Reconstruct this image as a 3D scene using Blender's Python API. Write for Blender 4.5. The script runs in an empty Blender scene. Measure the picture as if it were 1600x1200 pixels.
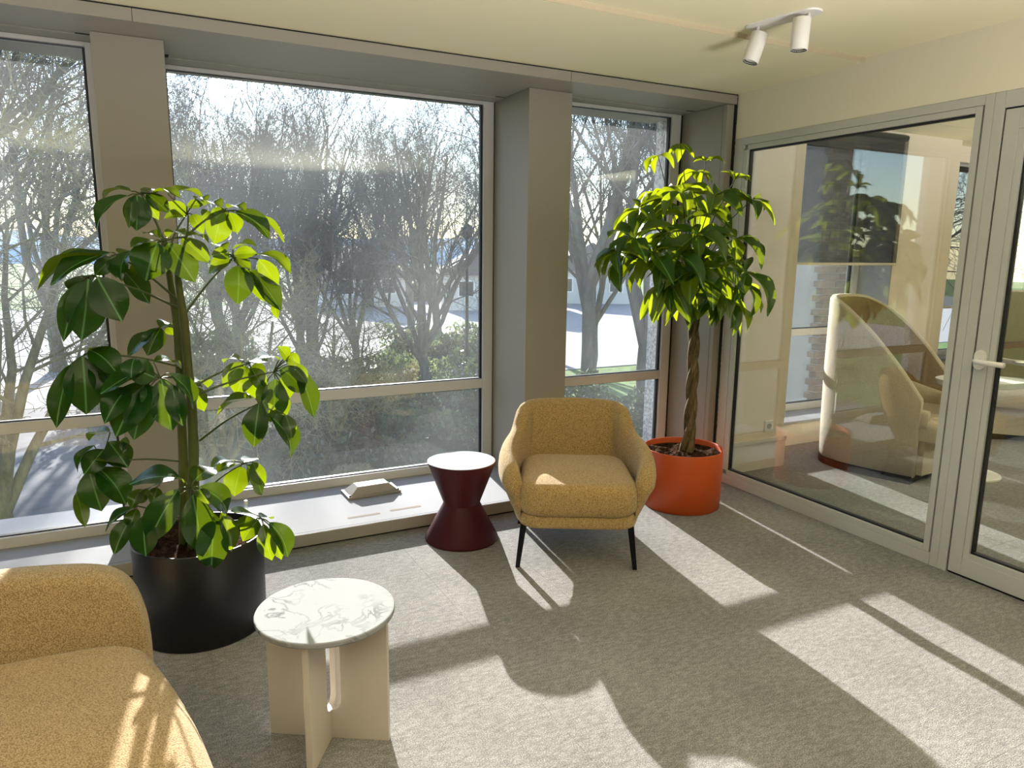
import bpy, math, random
from mathutils import Vector, Matrix, Euler, noise
from math import sin, cos, pi, sqrt, atan2, radians

# ------------------------------------------------------------------ camera, sky, sun, exposure
scn = bpy.context.scene
col = scn.collection
FPX = 1128.97
CAM = Vector((0.0, 0.0, 1.55))
RIGHT = Vector((0.8895633926759119, -0.45665276338506827, 0.012050896385846431))
DOWN = Vector((-0.07171218666099764, -0.1656520752492153, -0.9835734605254083))
FWD = Vector((0.45114779473607075, 0.874086748359915, -0.1801055902696278))
cd = bpy.data.cameras.new('camera')
cam = bpy.data.objects.new('camera', cd)
col.objects.link(cam)
m3 = Matrix((RIGHT, -DOWN, -FWD)).transposed()
cam.matrix_world = Matrix.Translation(CAM) @ m3.to_4x4()
cd.sensor_width = 36.0
cd.lens = FPX / 1600 * 36.0
cd.clip_end = 1000
cd.clip_start = 0.05
scn.camera = cam

SUN = Vector((0.42, 3.0, 1.0)).normalized()
w = bpy.data.worlds.new('world')
scn.world = w
w.use_nodes = True
nt = w.node_tree
nt.nodes.clear()
sky = nt.nodes.new('ShaderNodeTexSky')
sky.sky_type = 'NISHITA'
sky.sun_disc = False
sky.sun_elevation = radians(32)
sky.sun_rotation = atan2(SUN.x, SUN.y)
sky.air_density = 1.0
sky.dust_density = 0.3
sky.ozone_density = 1.0
bg = nt.nodes.new('ShaderNodeBackground')
bg.inputs[1].default_value = 0.46
wo = nt.nodes.new('ShaderNodeOutputWorld')
nt.links.new(sky.outputs[0], bg.inputs[0])
nt.links.new(bg.outputs[0], wo.inputs[0])

sl = bpy.data.lights.new('sun', 'SUN')
sl.energy = 19.0
sl.angle = radians(0.6)
sl.color = (1.0, 0.965, 0.93)
so = bpy.data.objects.new('sun', sl)
col.objects.link(so)
so.rotation_euler = (-SUN).to_track_quat('-Z', 'Y').to_euler()
so.location = (5, 30, 20)


def area(name, loc, sx, sy, power, color=(1, 0.87, 0.66)):
    l = bpy.data.lights.new(name, 'AREA')
    l.shape = 'RECTANGLE'
    l.size, l.size_y, l.energy, l.color = sx, sy, power, color
    o = bpy.data.objects.new(name, l)
    o.location = loc
    col.objects.link(o)


# unseen fill lights added behind the camera and next door to brighten the ceilings
for i, (x, y, p) in enumerate(((-2.4, -1.0, 46), (-.4, -1.4, 52), (1.9, -1.3, 62), (8.6, .8, 50), (5.6, -.6, 85))):
    area('fill_light', (x, y, .75), 1.2, .5, p, (1, .975, .95))
for o in scn.objects:
    if o.type == 'LIGHT' and o.data.type == 'AREA':
        o.rotation_euler = (pi + radians(-38), 0, 0)
        o.data.spread = radians(84)

vs = scn.view_settings
vs.view_transform = 'Standard'
vs.look = 'None'
vs.gamma = 1.0
vs.use_curve_mapping = False
vs.exposure = 0.2
scn.cycles.max_bounces = 8
scn.cycles.transparent_max_bounces = 18
scn.cycles.diffuse_bounces = 5
scn.cycles.caustics_reflective = False
scn.cycles.caustics_refractive = False
scn.cycles.use_denoising = True
scn.cycles.use_adaptive_sampling = True
scn.cycles.adaptive_threshold = 0.035
scn.cycles.sample_clamp_indirect = 8


# ------------------------------------------------------------------ helpers
def ray(px, py):
    return (RIGHT * ((px - 800) / FPX) + DOWN * ((py - 600) / FPX) + FWD).normalized()


def at(px, py, y):
    d = ray(px, py)
    return CAM + d * ((y - CAM.y) / d.y)


def srgb(r, g, b):
    f = lambda c: (c / 255 / 12.92) if c / 255 <= 0.04045 else ((c / 255 + 0.055) / 1.055) ** 2.4
    return (f(r), f(g), f(b))


class MB:
    def __init__(s):
        s.v, s.f = [], []

    def add(s, vs_, fs):
        n = len(s.v)
        s.v += [tuple(v) for v in vs_]
        s.f += [tuple(i + n for i in f) for f in fs]
        return s

    def box(s, x0, x1, y0, y1, z0, z1, M=None):
        vs_ = [Vector((x, y, z)) for z in (z0, z1) for y in (y0, y1) for x in (x0, x1)]
        if M:
            vs_ = [M @ v for v in vs_]
        return s.add(vs_, [(0, 2, 3, 1), (4, 5, 7, 6), (0, 1, 5, 4), (2, 6, 7, 3), (0, 4, 6, 2), (1, 3, 7, 5)])

    def lathe(s, prof, n=48, c=(0, 0), cap0=True, cap1=True, M=None):
        vs_ = []
        for r, z in prof:
            for k in range(n):
                a = 2 * pi * k / n
                vs_.append(Vector((c[0] + r * cos(a), c[1] + r * sin(a), z)))
        if M:
            vs_ = [M @ v for v in vs_]
        fs = []
        for i in range(len(prof) - 1):
            for k in range(n):
                k2 = (k + 1) % n
                fs.append((i * n + k, i * n + k2, (i + 1) * n + k2, (i + 1) * n + k))
        if cap0:
            fs.append(tuple(range(n - 1, -1, -1)))
        if cap1:
            fs.append(tuple((len(prof) - 1) * n + k for k in range(n)))
        return s.add(vs_, fs)

    def tube(s, pts, rads, n=6, cap=True):
        pts = [Vector(p) for p in pts]
        if not hasattr(rads, '__len__'):
            rads = [rads] * len(pts)
        vs_, fs = [], []
        up = None
        for i, p in enumerate(pts):
            d = (pts[min(i + 1, len(pts) - 1)] - pts[max(i - 1, 0)])
            d = d.normalized() if d.length > 1e-9 else Vector((0, 0, 1))
            if up is None:
                up = d.orthogonal().normalized()
            else:
                up = (up - d * up.dot(d))
                up = up.normalized() if up.length > 1e-6 else d.orthogonal().normalized()
            b = d.cross(up)
            for k in range(n):
                a = 2 * pi * k / n
                vs_.append(p + (up * cos(a) + b * sin(a)) * rads[i])
        for i in range(len(pts) - 1):
            for k in range(n):
                k2 = (k + 1) % n
                fs.append((i * n + k, i * n + k2, (i + 1) * n + k2, (i + 1) * n + k))
        if cap:
            fs.append(tuple(range(n - 1, -1, -1)))
            fs.append(tuple((len(pts) - 1) * n + k for k in range(n)))
        return s.add(vs_, fs)

    def grid(s, rows, closed=False, caps=False):
        nr, nc = len(rows), len(rows[0])
        vs_ = [v for r in rows for v in r]
        fs = []
        for i in range(nr - 1):
            for k in range(nc if closed else nc - 1):
                k2 = (k + 1) % nc
                fs.append((i * nc + k, i * nc + k2, (i + 1) * nc + k2, (i + 1) * nc + k))
        if caps:
            fs.append(tuple(range(nc - 1, -1, -1)))
            fs.append(tuple((nr - 1) * nc + k for k in range(nc)))
        return s.add(vs_, fs)

    def prism(s, poly, y0, y1, M=None):
        n = len(poly)
        vs_ = [Vector((x, y0, z)) for x, z in poly] + [Vector((x, y1, z)) for x, z in poly]
        if M:
            vs_ = [M @ v for v in vs_]
        fs = [tuple(range(n)), tuple(range(2 * n - 1, n - 1, -1))]
        for k in range(n):
            k2 = (k + 1) % n
            fs.append((k, n + k, n + k2, k2))
        return s.add(vs_, fs)

    def mesh(s, name, mat=None, smooth=False):
        me = bpy.data.meshes.new(name)
        me.from_pydata(s.v, [], s.f)
        me.update()
        if mat:
            me.materials.append(mat)
        if smooth:
            me.polygons.foreach_set('use_smooth', [True] * len(me.polygons))
        return me

    def build(s, name, mat=None, parent=None, smooth=False, bevel=0, seg=2, sub=0):
        o = bpy.data.objects.new(name, s.mesh(name, mat, smooth))
        col.objects.link(o)
        if parent:
            o.parent = parent
        if bevel:
            b = o.modifiers.new('bevel', 'BEVEL')
            b.width, b.segments, b.limit_method, b.angle_limit = bevel, seg, 'ANGLE', radians(40)
        if sub:
            b = o.modifiers.new('sub', 'SUBSURF')
            b.levels = b.render_levels = sub
        return o


def tag(o, label=None, cat=None, group=None, kind=None):
    for k, v in (('label', label), ('category', cat), ('group', group), ('kind', kind)):
        if v:
            o[k] = v
    return o


def empty(name, loc=(0, 0, 0), rz=0.0, label=None, cat=None, group=None, kind=None):
    o = bpy.data.objects.new(name, None)
    o.location = loc
    o.rotation_euler = (0, 0, rz)
    o.empty_display_size = 0.05
    col.objects.link(o)
    return tag(o, label, cat, group, kind)


def B(name, mat, parent, *boxes, bevel=0.0, seg=2):
    m = MB()
    for b in boxes:
        m.box(*b)
    return m.build(name, mat, parent, bevel=bevel, seg=seg)


def copy_tree(o, parent=None):
    c = o.copy()
    col.objects.link(c)
    if parent:
        c.parent = parent
    for ch in list(o.children):
        copy_tree(ch, c)
    return c


def spline(pts, n):
    """Catmull-Rom through tuples."""
    P = [pts[0]] + list(pts) + [pts[-1]]
    out = []
    segs = len(pts) - 1
    for j in range(n + 1):
        t = j / n * segs
        i = min(int(t), segs - 1)
        t -= i
        a, b, c, d = P[i], P[i + 1], P[i + 2], P[i + 3]
        out.append(tuple(0.5 * (2 * b[k] + (c[k] - a[k]) * t + (2 * a[k] - 5 * b[k] + 4 * c[k] - d[k]) * t * t
                                + (3 * b[k] - a[k] - 3 * c[k] + d[k]) * t ** 3) for k in range(len(b))))
    return out


# ------------------------------------------------------------------ materials
class NT:
    def __init__(s, name):
        s.m = bpy.data.materials.new(name)
        s.m.use_nodes = True
        s.t = s.m.node_tree
        s.t.nodes.clear()
        s.out = s.n('ShaderNodeOutputMaterial')

    def n(s, typ, **kw):
        nd = s.t.nodes.new(typ)
        for k, v in kw.items():
            if isinstance(v, tuple) and k[0] == 'i' and k[1:].isdigit():
                v = v
            if k[0] == 'i' and k[1:].isdigit():
                nd.inputs[int(k[1:])].default_value = v
            elif k in nd.inputs.keys():
                nd.inputs[k].default_value = v
            else:
                setattr(nd, k, v)
        return nd

    def l(s, a, b):
        s.t.links.new(a, b)

    def pb(s, color=(.5, .5, .5), rough=.6, metal=0., spec=.5):
        p = s.n('ShaderNodeBsdfPrincipled')
        p.inputs['Base Color'].default_value = (*color, 1)
        p.inputs['Roughness'].default_value = rough
        p.inputs['Metallic'].default_value = metal
        p.inputs['Specular IOR Level'].default_value = spec
        return p

    def coord(s, kind='Object', scale=(1, 1, 1), rot=(0, 0, 0)):
        if kind == 'World':
            g = s.n('ShaderNodeNewGeometry').outputs['Position']
        else:
            g = s.n('ShaderNodeTexCoord').outputs[kind]
        mp = s.n('ShaderNodeMapping')
        mp.inputs['Scale'].default_value = scale
        mp.inputs['Rotation'].default_value = rot
        s.l(g, mp.inputs[0])
        return mp.outputs[0]

    def noise(s, vec, scale=5., detail=4., rough=.5, out=0):
        n = s.n('ShaderNodeTexNoise')
        n.inputs['Scale'].default_value = scale
        n.inputs['Detail'].default_value = detail
        n.inputs['Roughness'].default_value = rough
        s.l(vec, n.inputs['Vector'])
        return n.outputs[out]

    def ramp(s, fac, stops):
        r = s.n('ShaderNodeValToRGB')
        e = r.color_ramp.elements
        while len(e) < len(stops):
            e.new(0.5)
        for k, (p, c) in enumerate(stops):
            e[k].position = p
            e[k].color = (*c, 1)
        s.l(fac, r.inputs[0])
        return r.outputs[0]

    def bump(s, h, strength=.3, dist=.01, normal=None):
        b = s.n('ShaderNodeBump')
        b.inputs['Strength'].default_value = abs(strength)
        b.invert = strength < 0
        b.inputs['Distance'].default_value = dist
        s.l(h, b.inputs['Height'])
        if normal:
            s.l(normal, b.inputs['Normal'])
        return b.outputs[0]

    def mix(s, fac, a, b):
        x = s.n('ShaderNodeMixShader')
        if hasattr(fac, 'links') or hasattr(fac, 'is_linked'):
            s.l(fac, x.inputs[0])
        else:
            x.inputs[0].default_value = fac
        s.l(a.outputs[0], x.inputs[1])
        s.l(b.outputs[0], x.inputs[2])
        return x

    def done(s, sh):
        s.l(sh.outputs[0], s.out.inputs[0])
        return s.m


def plain(name, color, rough=.5, metal=0., spec=.5, bscale=0, bstr=.1, var=0.0):
    k = NT(name)
    p = k.pb(color, rough, metal, spec)
    if bscale:
        v = k.coord('World')
        nz = k.noise(v, bscale, 3)
        k.l(k.bump(nz, bstr, .002), p.inputs['Normal'])
    if var:
        v = k.coord('World')
        nz = k.noise(v, 3.0, 4)
        c = k.ramp(nz, [(0.3, tuple(a * (1 - var) for a in color)), (0.7, tuple(min(1, a * (1 + var)) for a in color))])
        k.l(c, p.inputs['Base Color'])
    return k.done(p)


def glass_mat(name, tint=(.93, .96, .95), dust=0.02, ior=1.5):
    k = NT(name)
    tr = k.n('ShaderNodeBsdfTransparent')
    tr.inputs[0].default_value = (*tint, 1)
    gl = k.n('ShaderNodeBsdfGlossy')
    gl.inputs['Roughness'].default_value = 0.0
    gl.inputs['Color'].default_value = (.95, .98, .97, 1)
    # reflectance of a pane by the angle of view, the same from either face
    ge = k.n('ShaderNodeNewGeometry')
    dt = k.n('ShaderNodeVectorMath', operation='DOT_PRODUCT')
    k.l(ge.outputs['Incoming'], dt.inputs[0])
    k.l(ge.outputs['Normal'], dt.inputs[1])
    ab = k.n('ShaderNodeMath', operation='ABSOLUTE')
    k.l(dt.outputs['Value'], ab.inputs[0])
    iv = k.n('ShaderNodeMath', operation='SUBTRACT')
    iv.inputs[0].default_value = 1.0
    k.l(ab.outputs[0], iv.inputs[1])
    pw = k.n('ShaderNodeMath', operation='POWER')
    pw.inputs[1].default_value = 5.0
    k.l(iv.outputs[0], pw.inputs[0])
    f0 = ((ior - 1) / (ior + 1)) ** 2
    fr = k.n('ShaderNodeMath', operation='MULTIPLY_ADD')
    fr.inputs[1].default_value = 1 - f0
    fr.inputs[2].default_value = f0
    k.l(pw.outputs[0], fr.inputs[0])
    base = k.mix(fr.outputs[0], tr, gl)
    if dust:
        ts = k.n('ShaderNodeBsdfTranslucent')
        ts.inputs[0].default_value = (.9, .95, .97, 1)
        v = k.coord('World')
        nz = k.noise(v, 1.3, 5)
        mr = k.n('ShaderNodeMapRange')
        mr.inputs['From Min'].default_value = 0.3
        mr.inputs['From Max'].default_value = 0.7
        mr.inputs['To Min'].default_value = dust * .4
        mr.inputs['To Max'].default_value = dust * 1.6
        k.l(nz, mr.inputs[0])
        base = k.mix(mr.outputs[0], base, ts)
    return k.done(base)


def fabric(name, c0, c1, scale=420., bstr=.5, rough=.95):
    k = NT(name)
    p = k.pb(c0, rough, 0, .15)
    v = k.coord('Object')
    vo = k.n('ShaderNodeTexVoronoi')
    vo.inputs['Scale'].default_value = scale
    k.l(v, vo.inputs['Vector'])
    nz = k.noise(v, scale * .35, 3)
    big = k.noise(v, 6, 3)
    mx = k.n('ShaderNodeMath', operation='MULTIPLY_ADD')
    mx.inputs[1].default_value = .3
    k.l(nz, mx.inputs[0])
    k.l(vo.outputs['Distance'], mx.inputs[2])
    c = k.ramp(mx.outputs[0], [(.30, c1), (.85, c0)])
    k.l(c, p.inputs['Base Color'])
    k.l(k.bump(mx.outputs[0], -bstr, .004), p.inputs['Normal'])
    p.inputs['Sheen Weight'].default_value = .25
    p.inputs['Sheen Roughness'].default_value = .4
    return k.done(p)


def carpet_mat():
    k = NT('carpet')
    p = k.pb((.2, .19, .18), .97, 0, .1)
    v = k.coord('World', (1, 1, 1))
    fine = k.noise(v, 260, 2, .6)
    streak = k.noise(k.coord('World', (1.0, 2.2, 1.0), (0, 0, radians(14))), 26, 6, .72)
    patch = k.noise(v, 2.2, 4, .6)
    a = k.n('ShaderNodeMath', operation='MULTIPLY')
    a.inputs[1].default_value = .75
    k.l(fine, a.inputs[0])
    b = k.n('ShaderNodeMath', operation='MULTIPLY_ADD')
    b.inputs[1].default_value = .38
    k.l(streak, b.inputs[0])
    k.l(a.outputs[0], b.inputs[2])
    c = k.n('ShaderNodeMath', operation='MULTIPLY_ADD')
    c.inputs[1].default_value = .16
    k.l(patch, c.inputs[0])
    k.l(b.outputs[0], c.inputs[2])
    rc = k.ramp(c.outputs[0], [(.42, (.066, .066, .068)), (.64, (.225, .217, .208)), (.86, (.50, .485, .465))])
    k.l(rc, p.inputs['Base Color'])
    k.l(k.bump(fine, .6, .004), p.inputs['Normal'])
    return k.done(p)


def leaf_mat(name, dark, light, trans, tfac=.45, rough=.28, spec=.5):
    k = NT(name)
    v = k.n('ShaderNodeTexCoord').outputs['Object']
    sp = k.n('ShaderNodeSeparateXYZ')
    k.l(v, sp.inputs[0])
    ab = k.n('ShaderNodeMath', operation='ABSOLUTE')
    k.l(sp.outputs[0], ab.inputs[0])
    # side veins run outward from the midrib
    vv = k.n('ShaderNodeMath', operation='MULTIPLY_ADD')
    vv.inputs[1].default_value = -.55
    k.l(ab.outputs[0], vv.inputs[0])
    k.l(sp.outputs[1], vv.inputs[2])
    wv = k.n('ShaderNodeMath', operation='MULTIPLY')
    wv.inputs[1].default_value = 62.0
    k.l(vv.outputs[0], wv.inputs[0])
    sn = k.n('ShaderNodeMath', operation='SINE')
    k.l(wv.outputs[0], sn.inputs[0])
    mid = k.ramp(ab.outputs[0], [(0.012, (1, 1, 1)), (0.03, (0, 0, 0))])
    nz = k.noise(v, 3, 3)
    oi = k.n('ShaderNodeObjectInfo')
    ad = k.n('ShaderNodeMath', operation='MULTIPLY_ADD')
    ad.inputs[1].default_value = .5
    k.l(oi.outputs['Random'], ad.inputs[0])
    k.l(nz, ad.inputs[2])
    base = k.ramp(ad.outputs[0], [(.35, dark), (1.0, light)])
    mc = k.n('ShaderNodeMixRGB')
    mc.inputs[2].default_value = (*[min(1, a * 3 + .06) for a in light], 1)
    k.l(mid, mc.inputs[0])
    k.l(base, mc.inputs[1])
    p = k.pb(dark, rough, 0, spec)
    k.l(mc.outputs[0], p.inputs['Base Color'])
    k.l(k.bump(sn.outputs[0], .022, .01), p.inputs['Normal'])
    t = k.n('ShaderNodeBsdfTranslucent')
    t.inputs[0].default_value = (*trans, 1)
    return k.done(k.mix(tfac, p, t))


def soil_mat():
    k = NT('soil')
    p = k.pb((.05, .03, .02), 1.0, 0, .03)
    v = k.coord('Object')
    n1 = k.noise(v, 60, 6, .7)
    n2 = k.noise(v, 14, 3, .6)
    a = k.n('ShaderNodeMath', operation='MULTIPLY_ADD')
    a.inputs[1].default_value = .5
    k.l(n2, a.inputs[0])
    k.l(n1, a.inputs[2])
    k.l(k.ramp(a.outputs[0], [(.5, (.012, .007, .005)), (.78, (.075, .038, .02)), (.95, (.16, .085, .05))]), p.inputs['Base Color'])
    k.l(k.bump(n1, 1.0, .03), p.inputs['Normal'])
    return k.done(p)


def marble_mat():
    k = NT('marble')
    p = k.pb((.8, .8, .8), .8, 0, .1)
    v = k.coord('Object')
    n1 = k.n('ShaderNodeTexNoise')
    n1.inputs['Scale'].default_value = 8.5
    n1.inputs['Detail'].default_value = 8
    n1.inputs['Distortion'].default_value = 1.6
    k.l(v, n1.inputs['Vector'])
    s = k.n('ShaderNodeMath', operation='SUBTRACT')
    s.inputs[1].default_value = .5
    k.l(n1.outputs[0], s.inputs[0])
    a = k.n('ShaderNodeMath', operation='ABSOLUTE')
    k.l(s.outputs[0], a.inputs[0])
    veins = k.ramp(a.outputs[0], [(0.0, (.0, .0, .0)), (0.012, (.35, .35, .35)), (.036, (1, 1, 1))])
    msk = k.noise(v, 4.0, 3)
    mr = k.ramp(msk, [(.44, (1, 1, 1)), (.66, (.0, .0, .0))])
    mx = k.n('ShaderNodeMixRGB', blend_type='LIGHTEN')
    mx.inputs[0].default_value = 1
    k.l(veins, mx.inputs[1])
    k.l(mr, mx.inputs[2])
    c = k.ramp(mx.outputs[0], [(0, (.045, .036, .04)), (.5, (.15, .146, .152)), (1, (.275, .282, .292))])
    k.l(c, p.inputs['Base Color'])
    return k.done(p)


def bark_mat(name, c0, c1, scale=18):
    k = NT(name)
    p = k.pb(c0, .9, 0, .2)
    v = k.coord('Object', (1, 1, .3))
    nz = k.noise(v, scale, 4, .65)
    k.l(k.ramp(nz, [(.35, c0), (.68, c1)]), p.inputs['Base Color'])
    return k.done(p)


def speckle_mat(name, c0, c1, scale=70):
    k = NT(name)
    p = k.pb(c0, .85, 0, .2)
    v = k.coord('World')
    vo = k.n('ShaderNodeTexVoronoi')
    vo.inputs['Scale'].default_value = scale
    k.l(v, vo.inputs['Vector'])
    k.l(k.ramp(vo.outputs['Color'], [(.2, c0), (.7, c1)]), p.inputs['Base Color'])
    k.l(k.bump(vo.outputs['Distance'], .7, .01), p.inputs['Normal'])
    return k.done(p)


M_PANEL = plain('grey_panel_paint', (.315, .29, .25), .42, 0, .4)
M_SILL = plain('sill_paint', (.32, .325, .345), .85, 0, .1)
M_ALU = plain('window_frame_paint', (.56, .55, .53), .35, 0, .5)
M_PART = plain('partition_frame_paint', (.50, .505, .48), .4, 0, .5)
M_GASKET = plain('black_gasket', (.008, .009, .012), .5)
M_WALL = plain('wall_paint', (.80, .755, .62), .85, 0, .2, 300, .05)
M_WALL2 = plain('meeting_wall_paint', (.74, .655, .53), .8, 0, .2)
M_CEIL = plain('ceiling_plaster', (.83, .77, .54), .9, 0, .15, 260, .06)
M_SKIRT = plain('skirting_paint', (.6, .57, .52), .5)
M_UNSEEN_WALL = plain('unseen_dark_wall', (.13, .095, .065), .6)  # unseen walls coloured dark to cut light bouncing onto the column fronts
M_GLASS = glass_mat('window_glass', (.950, .955, .945), .011, 1.5)
M_PGLASS = glass_mat('partition_glass', (.93, .95, .94), .0, 1.75)
M_CARPET = carpet_mat()
M_DARK = plain('dark_gap', (.01, .01, .01), .9)
M_OCHRE = fabric('ochre_weave', (.30, .19, .072), (.60, .425, .19), 230, .6)
M_SOFA = fabric('sofa_weave', (.29, .19, .085), (.58, .43, .24), 270, .6)
M_BOUCLE = fabric('cream_boucle', (.52, .45, .35), (.72, .65, .54), 300, .4)
M_LINING = fabric('brown_lining', (.20, .13, .06), (.36, .26, .14), 300, .4)
M_BLACKMETAL = plain('black_steel', (.018, .018, .02), .3, .8)
M_WINE = plain('wine_lacquer', (.060, .007, .009), .42, 0, .25, 500, .04)
M_WINE2 = plain('wine_lacquer_lower', (.050, .006, .010), .5, 0, .22, 500, .04)
M_TOPWHITE = plain('white_table_top', (.33, .345, .375), .85, 0, .1)
M_BLACKPOT = plain('black_powder_coat', (.008, .008, .009), .38, 0, .35, 700, .12)
M_ORANGE = plain('orange_powder_coat', (.50, .075, .010), .40, 0, .45, 600, .05)
M_SOIL = soil_mat()
M_MARBLE = marble_mat()
M_TAUPE = plain('taupe_steel', (.56, .50, .43), .4, 0, .4)
M_WHITE = plain('white_enamel', (.78, .76, .73), .45)
M_CHROME = plain('satin_metal', (.7, .68, .66), .25, 1.0)
M_STEM = plain('plant_stem', (.075, .085, .022), .6, 0, .3, 90, .5, .35)
M_PETIOLE = plain('leaf_stalk', (.06, .085, .02), .5)
M_BRAID = bark_mat('braided_bark', (.06, .045, .02), (.20, .14, .07), 45)
M_LEAF = leaf_mat('umbrella_leaf', (.006, .030, .006), (.015, .055, .008), (.36, .47, .004), .28, .2)
M_LEAF_DARK = leaf_mat('umbrella_leaf_dark', (.004, .030, .004), (.010, .055, .006), (.30, .44, .006), .09, .26, .3)  # darker, less translucent copy of the umbrella leaf
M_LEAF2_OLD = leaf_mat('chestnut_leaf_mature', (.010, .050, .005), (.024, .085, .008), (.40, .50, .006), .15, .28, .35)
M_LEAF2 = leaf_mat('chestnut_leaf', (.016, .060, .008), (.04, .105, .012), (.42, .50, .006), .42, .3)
M_CLEAR = glass_mat('clear_tube', (.85, .9, .9), .05, 1.5)
M_BARK = bark_mat('tree_bark', (.10, .10, .09), (.22, .21, .18), 3)
M_TWIG = plain('tree_twigs', (.18, .175, .165), .9)
M_MOSS = bark_mat('mossy_bark', (.09, .09, .03), (.30, .28, .12), 5)
M_MOSSTWIG = plain('mossy_twigs', (.26, .24, .13), .9)
M_HEDGE = leaf_mat('hedge_leaf', (.05, .085, .045), (.11, .15, .08), (.22, .28, .10), .3, .22)
M_GRASS = plain('grass', (.10, .16, .04), .95, 0, .1, 0, 0, .5)
M_ROAD = plain('pale_paving', (.30, .285, .275), .9, 0, .1, 0, 0, .12)
M_HILL = plain('hazed_hill', (.52, .60, .68), 1.0, 0, 0, 0, 0, .2)  # distance haze is put into this pale blue colour
M_PEBBLE = speckle_mat('pebble_dash', (.30, .31, .33), (.62, .62, .62), 55)
M_MORTAR = plain('mortar', (.55, .53, .50), .95)
M_BRICK = plain('brown_brick', (.30, .24, .20), .9, 0, .2, 80, .3, .25)
M_RENDER = plain('pale_render', (.6, .58, .54), .9)
M_ROOF = plain('grey_roof', (.16, .14, .13), .9)
M_PANEDARK = plain('dark_pane', (.03, .04, .05), .1)


def blind_mat():
    k = NT('screen_mesh')
    d = k.pb((.045, .04, .035), .9, 0, .1)
    t = k.n('ShaderNodeBsdfTransparent')
    v = k.coord('World')
    nz = k.noise(v, 320, 1)
    mr = k.n('ShaderNodeMapRange')
    mr.inputs['To Min'].default_value = .25
    mr.inputs['To Max'].default_value = .72
    k.l(nz, mr.inputs[0])
    return k.done(k.mix(mr.outputs[0], t, d))


M_BLIND = blind_mat()

# ------------------------------------------------------------------ setting: floor, ceilings, walls
floor = empty('floor', kind='structure')
B('underlay', M_DARK, floor, (-5.2, 10.2, -4.4, 4.7, -0.3, -0.012))
tile_me = MB().box(-.2496, .2496, -.2496, .2496, -.012, 0).mesh('carpet_tile', M_CARPET)
tile_n = 0
for i in range(-2, 20):
    for j in range(0, 9):
        x, y = .4 - .5 + .5 * i, .35 + .5 * j
        if x > 8.0 or y > 4.4:
            continue
        d = Vector((x, y, 0)) - CAM
        if d.dot(FWD) < .4:
            continue
        t = bpy.data.objects.new('carpet_tile', tile_me)
        t.location = (x, y, 0)
        t.parent = floor
        col.objects.link(t)
        tile_n += 1
# the carpet beyond the tiles the photograph shows
mb = MB()
for i in range(-11, 21):
    for j in range(-9, 10):
        x, y = .4 - .5 + .5 * i, .35 + .5 * j
        if -2 <= i < 20 and 0 <= j < 9 and x <= 8.0 and y <= 4.4 and (Vector((x, y, 0)) - CAM).dot(FWD) >= .4:
            continue
        if y > 4.4:
            continue
        mb.box(x - .2496, x + .2496, y - .2496, y + .2496, -.012, 0)
tag(mb.build('carpet', M_CARPET, floor), kind='stuff')

ceil = empty('ceiling', kind='structure')
B('lowered_panel', M_CEIL, ceil, (-5.2, 3.6, 2.765, 3.78, 2.556, 2.70))
B('main_panel', M_CEIL, ceil, (-5.2, 3.6, -4.4, 2.765, 2.580, 2.72))
B('step_shade_strip', plain('step_shade_tan', (.50, .42, .29), .8), ceil, (-5.2, 3.503, 2.7635, 2.765, 2.556, 2.580))  # darker tan puts shade into the colour of the ceiling step face
B('meeting_room_panel', M_CEIL, ceil, (3.6, 10.2, -4.4, 4.32, 2.56, 2.70))
B('slab', M_PEBBLE, ceil, (-5.2, 10.2, 3.78, 4.75, 2.60, 3.0))

wl = empty('wall_left', kind='structure')
B('panel', M_UNSEEN_WALL, wl, (-5.3, -5.2, -4.4, 4.7, -.3, 2.75))
wb = empty('wall_back', kind='structure')
B('panel', M_UNSEEN_WALL, wb, (-5.2, 10.2, -4.5, -4.4, -.3, 2.75))
wf = empty('wall_far', kind='structure')
B('panel', M_WALL2, wf, (10.1, 10.2, -4.4, 4.7, -.3, 2.75))
wr = empty('wall_right', kind='structure')
B('header', M_WALL, wr, (3.503, 3.62, -4.4, 3.68, 2.281, 2.58))
B('rear_panel', M_WALL, wr, (3.503, 3.62, -4.4, .95, 0, 2.281))

# facade casing: fascia panels, soffits, columns, reveal
tr = empty('trim_1', kind='structure')
for a, b in ((-5.2, -2.2), (-2.198, .06), (.062, 2.25), (2.252, 3.497)):
    B('fascia_panel', M_PANEL, tr, (a, b, 3.68, 3.70, 2.495, 2.548), bevel=.0015)
B('shadow_gap', M_DARK, tr, (-5.2, 3.497, 3.69, 3.80, 2.548, 2.557))
B('soffit_panel', M_PANEL, tr, (-5.2, 3.497, 3.70, 4.005, 2.4952, 2.548))
B('soffit_panel', M_PANEL, tr, (.188, 2.12, 4.005, 4.258, 2.4952, 2.548))
B('soffit_board', M_PANEL, tr, (-5.2, .19, 4.009, 4.5, 2.49, 2.56))
B('soffit_board', M_PANEL, tr, (2.12, 3.45, 4.009, 4.5, 2.49, 2.56))
B('soffit_board', M_PANEL, tr, (.188, 2.12, 4.262, 4.6, 2.49, 2.56))
B('slot', M_DARK, tr, (.19, .22, 4.20, 4.264, 2.4935, 2.4955), (2.06, 2.115, 4.248, 4.266, 2.4935, 2.4955),
  (3.36, 3.42, 3.995, 4.012, 2.4935, 2.4955), (-.17, -.112, 3.995, 4.012, 2.4935, 2.4955))
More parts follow.
